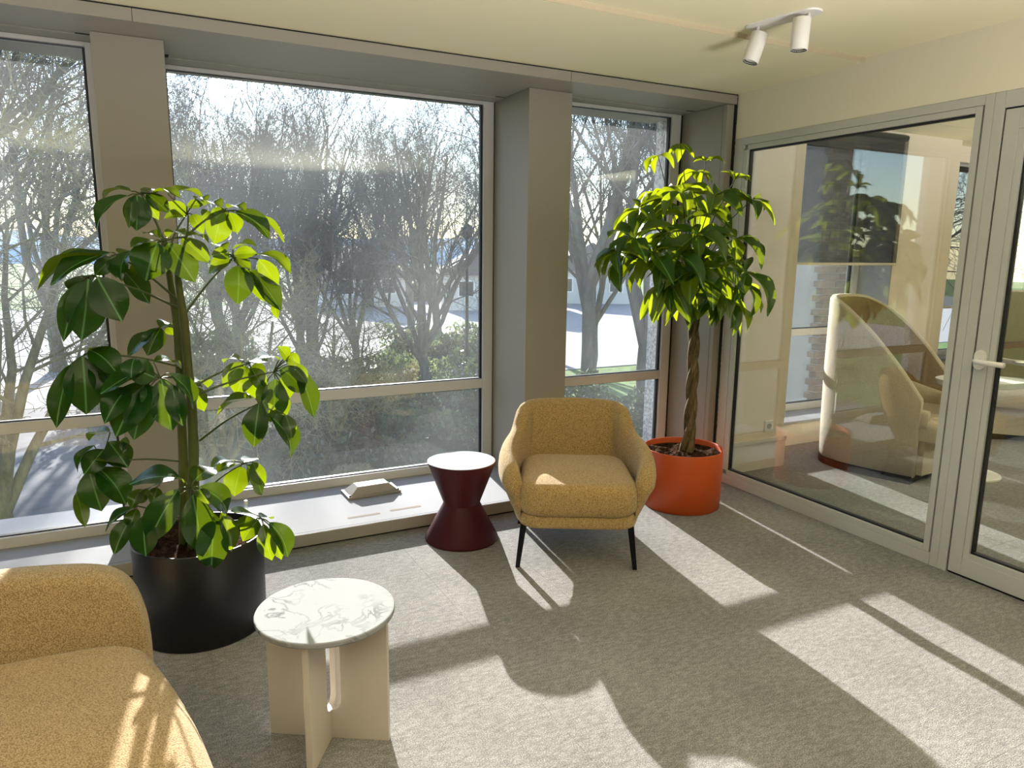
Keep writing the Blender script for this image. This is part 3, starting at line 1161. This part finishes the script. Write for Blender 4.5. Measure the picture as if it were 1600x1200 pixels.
LEAF_DARK = [leaf_mesh('leaf', M_LEAF_DARK, ovate, a, f, r, s) for a, f, r, s in ((.10, .16, .012, 1), (.16, .22, .02, 2), (.05, .12, .015, 3))]
LEAF2_OLD = [leaf_mesh('leaflet', M_LEAF2_OLD, lance, a, f, r, s, 4, 10) for a, f, r, s in ((.10, .25, .02, 5), (.18, .3, .03, 6))]


def place_leaf(me, name, base, tip, width, nrm, parent, origin):
    y = tip - base
    L = y.length
    if L < 1e-4:
        return
    y /= L
    z = nrm - y * nrm.dot(y)
    if z.length < 1e-3:
        z = y.orthogonal()
    z.normalize()
    x = y.cross(z)
    Mx = Matrix((x * width, y * L, z * L)).transposed().to_4x4()
    Mx.translation = base - origin
    o = bpy.data.objects.new(name, me)
    o.matrix_local = Mx
    o.parent = parent
    col.objects.link(o)


def pot(loc, r0, r1, h, mat, label, cat='plant', soil_z=None):
    p = empty('potted_plant', loc, 0, label, cat)
    sz = soil_z or h - .035
    prof = [(r0 - .006, 0), (r0, .006), ((r0 * .5 + r1 * .5), h * .5), (r1, h - .003), (r1 - .002, h), (r1 - .006, h), (r1 - .008, h - .003), (r1 - .012, sz - .03)]
    q = MB().lathe(prof, 72, cap1=False)
    ob = q.build('planter', mat, p, smooth=True)
    for pg in ob.data.polygons:
        pg.use_smooth = abs(pg.normal.z) < .5
    m_ = MB()
    rows = [[Vector((0.001 * cos(2 * pi * k / 56), 0.001 * sin(2 * pi * k / 56), sz + .012)) for k in range(56)]]
    for j in range(1, 19):
        rr = (r1 - .011) * j / 18
        row = []
        for k in range(56):
            a = 2 * pi * k / 56
            x, y = rr * cos(a), rr * sin(a)
            h_ = .022 * noise.noise(Vector((x * 14, y * 14, 1.3))) + .016 * noise.noise(Vector((x * 45, y * 45, 4.1))) + .010 * noise.noise(Vector((x * 110, y * 110, 7.1)))
            row.append(Vector((x, y, sz + h_ * (1 if j < 17 else .3))))
        rows.append(row)
    m_.grid(rows, closed=True, caps=False)
    m_.build('soil', M_SOIL, p, smooth=True)
    return p


def gauge(parent, x, y, z, h):
    m_ = MB()
    m_.lathe([(.030, z), (.022, z + .012), (.010, z + .026), (.0075, z + .036), (.0075, z + h), (.0055, z + h)], 20, c=(x, y), cap1=True)
    m_.build('water_gauge', M_CLEAR, parent, smooth=True)
    m_ = MB()
    m_.lathe([(.0085, z + h - .012), (.0085, z + h + .004), (.006, z + h + .006)], 16, c=(x, y))
    m_.build('gauge_cap', M_WHITE, parent)


# --- umbrella tree at the left
O1 = Vector((.15, 3.08, 0))
up_ = pot(O1, .247, .251, .397, M_BLACKPOT, 'tall umbrella plant with large drooping leaves in a black planter by the sill')
gauge(up_, .20, .10, .36, .11)
YB = 3.06
STEMS = [([(288, 872), (287, 740), (283, 640), (280, 560), (274, 490), (266, 440), (262, 405), (258, 372)], [.022, .019, .017, .015, .0135, .012, .008, .005], .02),
         ([(302, 872), (303, 740), (300, 640), (294, 575), (288, 505), (281, 455), (278, 425), (284, 396), (293, 360), (294, 336)], [.023, .020, .0185, .017, .016, .013, .011, .006, .004, .003], -.02)]
for k, (pp, rr, dy) in enumerate(STEMS):
    pts = [at(x, y, YB + dy) - O1 for x, y in pp]
    sp_ = spline([(p.x, p.y, p.z, r) for p, r in zip(pts, rr)], 40)
    m = MB()
    # nodes: slight swellings along the cane
    m.tube([p[:3] for p in sp_], [p[3] * (1 + .10 * (1 if i % 6 == 0 else 0)) for i, p in enumerate(sp_)], 10)
    m.build('stem', M_STEM, up_, smooth=True)
# whorls: name -> (dy, petiole start px, whorl centre px, leaves[(bx,by,tx,ty,width px,face)])  face: f = faces the room, u = seen edge-on from above
WH = [
 (.02, (260, 385), (220, 303), [(200,306,150,360,20,'e'),(206,308,201,357,18,'f'),(214,305,213,361,35,'f'),(229,302,263,333,24,'f'),(228,310,248,344,16,'f'),(205,299,160,311,16,'u'),(222,300,256,300,18,'u'),(240,303,282,310,14,'u')]),
 (.14, (262, 392), (292, 335), [(292,336,262,315,20,'f'),(290,339,256,341,16,'f'),(262,303,320,312,18,'u'),(292,322,318,320,16,'f'),(306,310,324,314,12,'u'),(300,335,318,366,18,'f')]),
 (.12, (292, 368), (350, 330), [(346,328,334,382,36,'f'),(358,332,371,365,25,'f'),(366,331,422,374,24,'e'),(378,330,444,379,16,'u'),(330,332,316,345,18,'f'),(346,325,318,322,16,'u'),(352,327,330,352,22,'f'),(356,326,384,330,16,'u')]),
 (.05, (289, 490), (364, 402), [(362,408,326,428,24,'e'),(372,415,371,476,40,'f'),(383,420,413,472,18,'f'),(390,421,440,487,28,'e'),(402,398,455,428,20,'u'),(404,405,435,447,26,'f'),(364,390,402,385,22,'u'),(366,398,402,396,20,'f'),(358,396,330,400,20,'f'),(358,402,328,413,18,'f'),(366,402,392,421,18,'f'),(352,392,336,384,14,'u'),(430,470,434,499,12,'f')]),
 (-.06, (262, 420), (254, 377), [(246,379,228,439,52,'f'),(262,380,305,442,40,'f'),(242,376,204,387,18,'u'),(284,372,328,412,28,'f'),(290,370,326,379,14,'u'),(204,392,190,440,22,'e'),(246,416,208,432,18,'u'),(262,372,290,367,14,'u'),(250,372,224,365,12,'u')]),
 (.0, (279, 470), (182, 398), [(174,395,79,446,32,'e'),(172,402,58,454,16,'u'),(184,402,182,434,26,'f'),(190,420,234,475,26,'e'),(176,402,148,430,22,'f'),(190,398,206,392,16,'u')]),
 (-.14, (276, 480), (147, 432), [(138,436,127,532,48,'f'),(152,433,191,503,48,'f'),(131,438,99,534,28,'f'),(142,430,120,460,24,'u')]),
 (.10, (284, 520), (256, 511), [(251,512,230,556,30,'f'),(272,508,250,513,16,'u'),(240,516,200,557,22,'e'),(262,510,272,524,16,'f')]),
 (-.08, (291, 575), (138, 552), [(129,557,135,648,50,'f'),(112,568,88,669,28,'f'),(139,546,186,588,38,'f'),(143,562,173,625,28,'f'),(140,548,170,538,14,'u'),(160,575,178,606,24,'f')]),
 (-.16, (296, 600), (250, 590), [(230,595,181,683,50,'f'),(226,604,209,688,40,'f'),(252,592,269,674,45,'f'),(230,576,157,616,22,'u'),(242,590,196,573,36,'f'),(264,583,302,639,20,'e'),(268,600,286,666,28,'f'),(200,606,163,662,34,'f'),(236,602,227,643,24,'f'),(240,566,283,576,18,'u'),(210,560,205,594,26,'f')]),
 (.12, (300, 600), (316, 604), [(306,604,319,643,22,'f'),(300,596,325,606,18,'u')]),
 (.06, (303, 604), (388, 568), [(384,572,370,619,36,'f'),(377,566,348,606,26,'f'),(374,562,349,567,14,'u'),(400,566,410,604,22,'f'),(395,580,402,623,34,'f'),(390,563,418,566,16,'u'),(392,575,412,612,24,'f')]),
 (.0, (304, 618), (428, 581), [(430,592,427,659,38,'f'),(446,612,438,658,24,'f'),(438,575,476,613,40,'f'),(464,574,491,654,24,'e'),(436,562,403,559,20,'u'),(449,561,434,541,20,'f'),(447,557,469,569,20,'f'),(440,590,449,626,30,'f'),(452,566,480,600,24,'f'),(415,600,408,640,24,'f')]),
 (-.22, (312, 688), (405, 630), [(405,631,397,699,38,'f'),(418,646,454,717,30,'e'),(446,648,457,685,20,'f'),(398,623,338,651,18,'u'),(410,628,424,660,22,'f')]),
 (.14, (318, 770), (380, 725), [(376,729,366,776,36,'f'),(386,726,410,774,24,'e'),(395,722,413,761,22,'f'),(373,725,340,738,22,'u'),(366,720,329,730,14,'u'),(380,722,400,716,14,'u')]),
 (-.20, (300, 790), (300, 762), [(301,773,317,866,44,'f'),(334,802,330,893,42,'f'),(310,761,356,802,30,'e'),(345,800,362,862,24,'f'),(303,752,334,731,26,'u'),(281,747,202,757,32,'u'),(278,764,231,849,42,'f'),(224,806,228,869,36,'f'),(308,765,326,788,18,'f'),(290,756,262,742,14,'u')]),
 (-.05, (292, 820), (212, 790), [(222,764,205,796,20,'f'),(207,806,178,867,26,'f'),(210,793,165,831,16,'e'),(250,757,228,770,22,'u'),(246,762,236,788,18,'f'),(214,795,203,827,20,'f'),(218,786,232,764,14,'f')]),
 (.10, (298, 722), (160, 722), [(139,735,159,799,40,'f'),(153,731,197,789,42,'f'),(170,690,200,731,36,'f'),(162,702,131,742,30,'f'),(194,730,150,719,20,'u'),(147,696,121,738,12,'e'),(172,676,139,689,14,'u'),(119,770,133,825,18,'f'),(197,683,191,709,12,'f')]),
 (-.10, (306, 830), (408, 810), [(404,812,379,846,26,'f'),(411,818,425,876,26,'f'),(420,816,450,871,24,'e'),(402,806,360,800,18,'u'),(406,808,424,811,14,'u'),(425,826,440,875,16,'f'),(398,812,366,822,18,'f')]),
]
rnd = random.Random(11)
for (dy, ps, pc, lv) in WH:
    yc = YB + dy
    cpt = at(*pc, yc)
    spt = at(*ps, YB)
    m = MB()
    midp = spt.lerp(cpt, .5) + Vector((0, 0, .012))
    m.tube([p[:3] for p in spline([tuple(spt - O1), tuple(midp - O1), tuple(cpt - O1)], 10)], [.0055 - .0003 * i for i in range(11)], 6)
    stalk = MB()
    for (bx_, by_, tx_, ty_, wpx, face) in lv:
        # the base sits near the whorl centre; tips lean towards the room for leaves hanging in front
        lean = rnd.uniform(-.05, .05)
        if face == 'f':
            lean = -rnd.uniform(.02, .07)
        if face == 'u':
            lean = rnd.choice((-1, 1)) * rnd.uniform(.05, .10)
        b = at(bx_, by_, yc + rnd.uniform(-.02, .02))
        t = at(tx_, ty_, yc + lean)
        wm = wpx * (b - CAM).length / FPX
        view = (CAM - (b + t) * .5).normalized()
        if face == 'f':
            nrm = view + Vector((0, 0, .45)) + Vector((rnd.uniform(-.35, .35), 0, rnd.uniform(-.1, .3)))
            wm *= 1.06
        elif face == 'e':
            nrm = view * .75 + Vector((0, 0, .9)) + RIGHT * (.5 if tx_ > bx_ else -.5)
            wm *= 1.5
        else:
            nrm = Vector((0, 0, 1)) + view * .22
            wm = max(wm * 1.8, .07)
        dark_leaf = (tx_ < 300 and wpx >= 22) or wpx >= 40 or face == 'e' or (wpx >= 38 and dy <= .05)
        place_leaf(rnd.choice(LEAF_DARK if dark_leaf else LEAF_ME), 'leaf', b, t, wm, nrm, up_, O1)
        m.tube([cpt - O1, (cpt * .4 + b * .6) - O1 + Vector((0, 0, .004)), b - O1], [.003, .0026, .0022], 5)
    m.build('leaf_stalk', M_PETIOLE, up_, smooth=True)

# --- braided money tree in the orange planter
O2 = Vector((2.955, 3.385, 0))
mp = pot(O2, .238, .243, .368, M_ORANGE, 'money tree with braided trunk in an orange planter by the glass partition')
gauge(mp, .165, .135, .335, .13)
tb0 = at(1075, 694, 3.385)
tb1 = at(1075, 455, 3.385)
base_z, top_z = .32, tb1.z
cx0 = Vector((tb0.x - O2.x, 0, 0))
for s in range(3):
    pts, rr = [], []
    for k in range(61):
        t = k / 60
        z = base_z + (top_z + .06 - base_z) * t
        a = 2 * pi * s / 3 + t * 2 * pi * 1.9
        rad = .0215 * (1 - .25 * t) + (.012 * max(0, 1 - t * 12))
        pts.append((cx0.x + rad * cos(a) + .006 * sin(t * 5), rad * sin(a), z))
        rr.append(.0225 - .007 * t + .002 * sin(t * 30 + s))
    MB().tube(pts, rr, 10).build('braided_trunk', M_BRAID, mp, smooth=True)
# canopy: upright branches and palmate leaf whorls
BR = [((1063, 225), .05), ((1028, 243), .08), ((1103, 252), -.05), ((1089, 268), .02), ((1148, 281), -.22), ((1116, 305), -.25), ((1000, 325), -.02), ((1040, 300), .10), ((1175, 312), -.36),
      ((992, 372), -.12), ((1006, 384), .12), ((962, 392), -.05), ((1062, 400), -.28), ((1122, 378), -.05), ((1150, 372), -.36), ((1080, 425), -.30), ((1125, 435), -.25), ((1165, 425), -.38),
      ((1038, 405), -.18), ((1105, 455), -.22), ((1010, 415), .05), ((1075, 345), -.05), ((1095, 330), .08), ((1050, 365), .10), ((1135, 405), -.12), ((1015, 345), .12), ((1070, 455), .02), ((1092, 462), -.16), ((1132, 470), -.22), ((1045, 440), -.2), ((1160, 440), -.30), ((1110, 420), -.34), ((1020, 395), -.15), ((975, 400), .02), ((1065, 300), -.2), ((1090, 365), -.3)]
crown = at(1075, 470, 3.385)
rnd = random.Random(5)
SPEC = {0: (.13, 5, -1.0), 1: (.13, 3, -1.1), 2: (.10, 5, -.1), 3: (.13, 6, -.9), 4: (.11, 5, .1)}
NBR = 0
for i, ((px, py), dy) in enumerate(BR):
    c = at(px, py, 3.385 + dy)
    L0, nl, droop = SPEC.get(i, (rnd.uniform(.19, .27), rnd.choice((5, 6, 6, 7)), rnd.uniform(-.75, -.15) - (.6 if py > 430 else 0)))
    m = MB()
    st = crown + Vector((rnd.uniform(-.04, .04), rnd.uniform(-.03, .03), rnd.uniform(-.02, .18 if py < 380 else .10)))
    st.z = min(st.z, c.z + .08)
    mid = st.lerp(c, .5) + Vector((0, 0, .05))
    m.tube([tuple(p[:3]) for p in spline([tuple(st - O2), tuple(mid - O2), tuple(c - O2)], 10)], [.0048 - .00025 * k for k in range(11)], 6)
    m.build('leaf_stalk', M_PETIOLE, mp, smooth=True)
    axis = (c - crown)
    axis.z = abs(axis.z) * .3 + .35
    axis.normalize()
    e1 = axis.orthogonal().normalized()
    e2 = axis.cross(e1)
    ph = rnd.uniform(0, 6.28)
    for k in range(nl):
        a = ph + 2 * pi * k / nl + rnd.uniform(-.2, .2)
        L = L0 * rnd.uniform(.75, 1.12)
        d = (e1 * cos(a) + e2 * sin(a)) + Vector((0, 0, droop)) + axis * rnd.uniform(0, .25)
        d.normalize()
        tip = c + d * L
        if tip.x > 3.46:
            tip.x = 3.46 - rnd.uniform(0, .03)
        if tip.y > 3.66 and tip.x > 3.35:
            tip.y = 3.66
        nrm = axis + Vector((0, 0, .5)) + Vector((rnd.uniform(-.3, .3), rnd.uniform(-.3, .3), 0))
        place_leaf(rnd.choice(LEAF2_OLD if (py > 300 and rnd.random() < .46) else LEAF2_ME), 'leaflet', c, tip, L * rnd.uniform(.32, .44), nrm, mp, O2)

# ------------------------------------------------------------------ outside
GZ = -3.3
gr = MB()
gr.box(-120, 160, 4.8, 14.0, GZ - .5, GZ)
gr.box(-120, 160, 14.0, 400, GZ - .5, GZ - .004)
tag(gr.build('ground', M_GRASS), kind='structure')
pv = MB()
pv.box(-40, 90, 25.5, 66, GZ - .1, GZ + .03)
tag(pv.build('pavement', M_ROAD), kind='structure')
pv = MB()
pv.box(-14, 1.0, 8, 25.5, GZ - .1, GZ + .02)
tag(pv.build('road', plain('shaded_paving', (.13, .135, .15), .9, 0, .1, 0, 0, .15)), kind='structure')  # near paving given a dark bluish colour for the shade lying on it
# hills on the horizon
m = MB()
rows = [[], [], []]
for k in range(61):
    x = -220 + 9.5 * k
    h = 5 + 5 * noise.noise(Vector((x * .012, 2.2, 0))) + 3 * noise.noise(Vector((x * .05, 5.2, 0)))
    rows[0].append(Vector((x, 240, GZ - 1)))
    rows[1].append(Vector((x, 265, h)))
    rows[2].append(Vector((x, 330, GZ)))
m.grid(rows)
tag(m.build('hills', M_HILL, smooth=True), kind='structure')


def tree_skeleton(seed, H, trunk_r, trunk_h, limbs, levels=4, spread=.55, up=.35, kids=(7, 7, 6, 3), shrink=.62):
    rnd = random.Random(seed)
    segs = [[], []]      # thick, thin

    def branch(p, d, L, r, lv):
        n = max(2, int(5 - lv)) if lv < 3 else 2
        pts, rads, dirs = [p.copy()], [r], [d.copy()]
        q = p.copy()
        dd = d.copy()
        for i in range(n):
            j = .10 + .10 * lv
            dd = (dd + Vector((rnd.uniform(-j, j), rnd.uniform(-j, j), rnd.uniform(-j, j) + up * .16)))
            dd.normalize()
            q = q + dd * (L / n)
            pts.append(q.copy())
            rads.append(r * (1 - .72 * (i + 1) / n))
            dirs.append(dd.copy())
        segs[0 if lv <= 2 else 1].append((pts, rads, lv))
        if lv >= levels:
            return
        k_ = kids[min(lv, len(kids) - 1)]
        for i in range(k_):
            t = .22 + .78 * (i + rnd.uniform(.1, .9)) / k_
            f = t * n
            a = min(int(f), n - 1)
            bp = pts[a].lerp(pts[a + 1], f - a)
            bd = dirs[min(a + 1, n)]
            side = bd.orthogonal().normalized()
            side.rotate(Matrix.Rotation(rnd.uniform(0, 2 * pi), 3, bd))
            nd = (bd * (1 - spread * .6) + side * spread * rnd.uniform(.7, 1.3) + Vector((0, 0, up * .3))).normalized()
            branch(bp, nd, L * shrink * rnd.uniform(.75, 1.15) * (1.05 - .35 * t), max(r * (1 - .7 * t) * .55, .006), lv + 1)

    # trunk then limbs
    lean = Vector((rnd.uniform(-.06, .06), rnd.uniform(-.06, .06), 1)).normalized()
    pts = [Vector((0, 0, 0)) + lean * (trunk_h * i / 4) + Vector((rnd.uniform(-.03, .03), rnd.uniform(-.03, .03), 0)) for i in range(5)]
    segs[0].append((pts, [trunk_r * (1.35 if i == 0 else 1 - .06 * i) for i in range(5)], 0))
    for i in range(limbs):
        a = 2 * pi * i / limbs + rnd.uniform(-.4, .4)
        tilt = rnd.uniform(.18, .62)
        d = Vector((sin(tilt) * cos(a), sin(tilt) * sin(a), cos(tilt)))
        st = pts[-1].lerp(pts[2], rnd.uniform(0, .6))
        branch(st, d, (H - trunk_h) * rnd.uniform(.8, 1.05), trunk_r * rnd.uniform(.45, .68), 1)
    return segs


def tree_meshes(name, segs, mb_, mt_):
    a, b = MB(), MB()
    for pts, rads, lv in segs[0]:
        a.tube(pts, rads, 8 if lv == 0 else (6 if lv == 1 else 4), cap=False)
    for pts, rads, lv in segs[1]:
        b.tube(pts, [max(r, .0045) for r in rads], 3, cap=False)
    return a.mesh('trunk', mb_, True), b.mesh('twigs', mt_, False)


TREES = {
    'lime': tree_meshes('lime', tree_skeleton(3, 8.6, .17, 2.4, 7, 5, .5, .42, (6, 7, 7, 6, 3), .60), M_BARK, M_TWIG),
    'oak': tree_meshes('oak', tree_skeleton(8, 8.4, .19, 2.2, 7, 5, .62, .22, (6, 7, 6, 6, 3), .60), M_BARK, M_TWIG),
    'stem': tree_meshes('stem', tree_skeleton(21, 9.0, .18, 3.0, 6, 5, .46, .5, (6, 7, 6, 6, 3), .60), M_BARK, M_TWIG),
    'moss': tree_meshes('moss', tree_skeleton(14, 6.0, .17, 1.4, 7, 5, .75, .05, (6, 7, 6, 5, 3), .60), M_MOSS, M_MOSSTWIG),
}


def tree(kind, x, y, rz, sc, label, z=GZ):
    r = empty('bare_tree', (x, y, z), rz, label, 'tree', 'bare trees outside the windows')
    r.scale = (sc, sc, sc)
    for nm, me in zip(('trunk', 'twigs'), TREES[kind]):
        o = bpy.data.objects.new(nm, me)
        o.parent = r
        col.objects.link(o)
        if nm == 'twigs':
            o['kind'] = 'stuff'


for a in [
    ('oak', 7.4, 19.8, .3, .86, 'bare forked tree beside the lamp post in the main window'),
    ('lime', 6.3, 23.5, 1.2, .82, 'slim bare tree left of the forked tree in the main window'),
    ('lime', 4.2, 21.0, 2.9, .74, 'dense bare tree above the hedge in the middle of the main window'),
    ('stem', 2.0, 20.0, 4.0, .76, 'dense bare tree behind the umbrella plant in the main window'),
    ('oak', 5.4, 28.5, 5.0, .95, 'bare tree between the dense crowns, further back in the main window'),
    ('stem', 2.6, 29.0, 2.0, 1.02, 'bare tree showing at the main window edge by the dark column'),
    ('lime', 3.5, 31.5, 1.4, 1.14, 'tall thin-twigged bare tree far behind the middle of the main window'),
    ('stem', 6.9, 33.0, 2.4, 1.2, 'tall thin-twigged bare tree far behind the forked tree'),
    ('lime', .4, 33.0, 3.1, 1.08, 'broad bare tree far behind the top of the umbrella plant'),
    ('stem', 12.2, 18.4, .5, 1.4, 'thick bare tree leaning left in the narrow window'),
    ('oak', 12.85, 16.6, 2.2, 1.35, 'thick bare tree in the narrow window beside the pebble pier'),
    ('lime', 13.6, 20.5, 3.4, 1.15, 'thin bare stem between the two thick trunks of the narrow window'),
    ('lime', -3.4, 17.0, .9, 1.35, 'tall bare tree in the left window near the frame'),
    ('oak', -5.6, 19.0, 1.9, 1.35, 'tall bare tree at the outer side of the left window'),
    ('moss', -1.9, 12.0, .2, 1.0, 'low mossy pollarded tree close to the left window'),
    ('moss', -3.4, 10.6, 1.3, .8, 'mossy low tree at the lower left corner of the left window'),
    ('moss', 1.0, 13.0, 2.1, .8, 'mossy spreading tree low behind the umbrella plant stem'),
    ('oak', 11.8, 30.0, 1.0, 1.15, 'distant bare tree behind the lamp post'),
    ('lime', 17.0, 33.0, 2.0, 1.3, 'distant bare tree across the paving in the narrow window'),
    ('moss', 3.3, 14.9, 3.7, .62, 'small pale-twigged mossy tree in front of the hedge'),
    ('oak', 15.5, 13.5, 3.0, 1.2, 'bare tree outside the meeting room window'),
    ('lime', 19.5, 15.5, 4.4, 1.3, 'bare tree far outside the meeting room window'),
    ('oak', -3.0, 33.0, 2.6, 1.4, 'far bare tree beyond the left column'),
    ('stem', 13.0, 37.0, .6, 1.2, 'far bare tree at the right side of the main window'),
]:
    tree(*a)


def hedge(name, x0, x1, y0, y1, h, n, seed, label):
    rnd = random.Random(seed)
    r = empty(name, ((x0 + x1) / 2, (y0 + y1) / 2, GZ), 0, label, 'hedge')
    m_ = MB()
    V, F = [], []
    cx, cy = (x0 + x1) / 2, (y0 + y1) / 2
    for _ in range(n):
        x, y = rnd.uniform(x0, x1), rnd.uniform(y0, y1)
        top = h * (.72 + .5 * noise.noise(Vector((x * .8, y * .8, seed))))
        z = top * (1 - rnd.random() ** 2 * .8)
        d = Vector((rnd.uniform(-1, 1), rnd.uniform(-1, 1), rnd.uniform(-.6, 1))).normalized()
        e = d.orthogonal().normalized()
        e.rotate(Matrix.Rotation(rnd.uniform(0, 6.28), 3, d))
        f = d.cross(e)
        s = rnd.uniform(.05, .11)
        c = Vector((x - cx, y - cy, z))
        i = len(V)
        V += [c - e * s, c + f * s * .5, c + e * s, c - f * s * .5]
        F.append((i, i + 1, i + 2, i + 3))
    m_.add(V, F)
    o = m_.build('foliage', M_HEDGE, r)
    o['kind'] = 'stuff'
    core = MB()
    rows = []
    for j in range(9):
        row = []
        for i in range(25):
            x, y = x0 + (x1 - x0) * i / 24, y0 + (y1 - y0) * j / 8
            edge = min(i, 24 - i, (j) * 2, (8 - j) * 2)
            hh = h * (.72 + .5 * noise.noise(Vector((x * .8, y * .8, seed)))) * .72 * min(1, edge / 3)
            row.append(Vector((x - cx, y - cy, hh)))
        rows.append(row)
    core.grid(rows)
    core.build('inner_branches', plain('hedge_inside', (.04, .055, .03), .95), r, smooth=True)


hedge('hedge', 1.2, 11.5, 13.6, 17.2, 1.7, 15000, 3, 'low dark evergreen hedge along the foot of the main window view')
hedge('hedge', 3.0, 9.4, 19.0, 22.4, 1.9, 7000, 5, 'evergreen shrubbery around the forked tree')
hedge('hedge', 9.0, 14.0, 27.5, 30.5, 1.8, 5000, 8, 'shrub bed at the near edge of the pale paving')
hedge('hedge', -1.6, 3.4, 24.6, 27.0, 2.6, 5000, 9, 'tall evergreen shrubs behind the umbrella plant')
hedge('hedge', 20.0, 44.0, 66.0, 70.0, 3.0, 6000, 10, 'far hedge across the paved yard')

# lamp post by the paving
lp = empty('lamp_post', (9.25, 21.1, GZ), 0, 'slim dark street lamp post beside the forked tree', 'lamp')
MB().lathe([(.09, 0), (.075, .9), (.055, 1.0), (.045, 5.2)], 14).build('pole', M_BLACKMETAL, lp)
MB().lathe([(.05, 5.2), (.16, 5.28), (.2, 5.55), (.05, 5.7)], 14).build('lantern', M_BLACKMETAL, lp)
bn = empty('litter_bin', (9.35, 20.2, GZ), .4, 'dark litter bin at the foot of the lamp post', 'bin')
MB().lathe([(.26, 0), (.30, .85), (.31, .9)], 18).build('drum', M_BLACKMETAL, bn)
MB().lathe([(.33, .92), (.30, 1.02), (.1, 1.1)], 18).build('lid', M_PANEDARK, bn)


# houses across the yard
def house(x, y, wd, dp, h, rz, label):
    r = empty('house', (x, y, GZ), rz, label, 'house')
    B('wall', M_RENDER, r, (-wd / 2, wd / 2, -dp / 2, dp / 2, 0, h))
    m_ = MB()
    e = .4
    m_.add([Vector(v) for v in ((-wd / 2 - e, -dp / 2 - e, h - .1), (wd / 2 + e, -dp / 2 - e, h - .1), (wd / 2 + e, dp / 2 + e, h - .1), (-wd / 2 - e, dp / 2 + e, h - .1), (0, -dp / 2 - e, h + 2.6), (0, dp / 2 + e, h + 2.6))],
           [(0, 1, 4), (2, 3, 5), (0, 4, 5, 3), (1, 2, 5, 4), (0, 3, 2, 1)])
    m_.build('roof', M_ROOF, r)
    for fx in (-.27, .27):
        wn = B('window', M_WHITE, r, (wd * fx - .7, wd * fx + .7, -dp / 2 - .06, -dp / 2 + .02, 1.1, 2.5))
        B('pane', M_PANEDARK, wn, (wd * fx - .58, wd * fx + .58, -dp / 2 - .075, -dp / 2 - .05, 1.22, 2.38))
    B('door', M_PANEDARK, r, (-.5, .5, -dp / 2 - .05, -dp / 2 + .02, 0, 2.1))


house(27.5, 58, 9, 8, 3.0, -.3, 'grey roofed low house beyond the lamp post')
house(17, 64, 7, 7, 2.6, .1, 'long pale house behind the bare trees in the main window')
house(40, 62, 9, 8, 3.2, -.4, 'pale house across the yard in the narrow window')

# pebble-dash pier outside the narrow window
pr_ = MB()
pr_.box(3.515, 4.3, 4.22, 4.46, GZ, 3.2)
tag(pr_.build('wall_outer_pier', M_PEBBLE), kind='structure')

# brick wing outside the meeting room: every brick its own piece
bw = empty('wall_brick_wing', (0, 0, 0), kind='structure')
BX, BY = 6.30, 5.25
B('mortar_bed', M_MORTAR, bw, (BX + .06, BX + 1.84, BY + .012, BY + .4, GZ, 3.4))
bl, bh, jn = .21, .062, .012
brick_me = MB().box(0, bl, 0, .1, 0, bh).mesh('brick', M_BRICK)
cnt = 0
for c in range(30):
    z = -.55 + c * (bh + jn)
    off = 0 if c % 2 == 0 else .055
    for k in range(8):
        o = bpy.data.objects.new('brick', brick_me)
        o.location = (BX + off + k * (bl + jn), BY - .002 + .003 * ((c * 7 + k * 3) % 3), z)
        o.parent = bw
        col.objects.link(o)
        cnt += 1
mb = MB()
for c in range(-36, 55):
    z = -.55 + c * (bh + jn)
    off = 0 if c % 2 == 0 else .055
    for k in range(8):
        if 0 <= c < 30:
            continue
        x = BX + off + k * (bl + jn)
        mb.box(x, x + bl, BY, BY + .1, z, z + bh)
tag(mb.build('brickwork', M_BRICK, bw), kind='stuff')
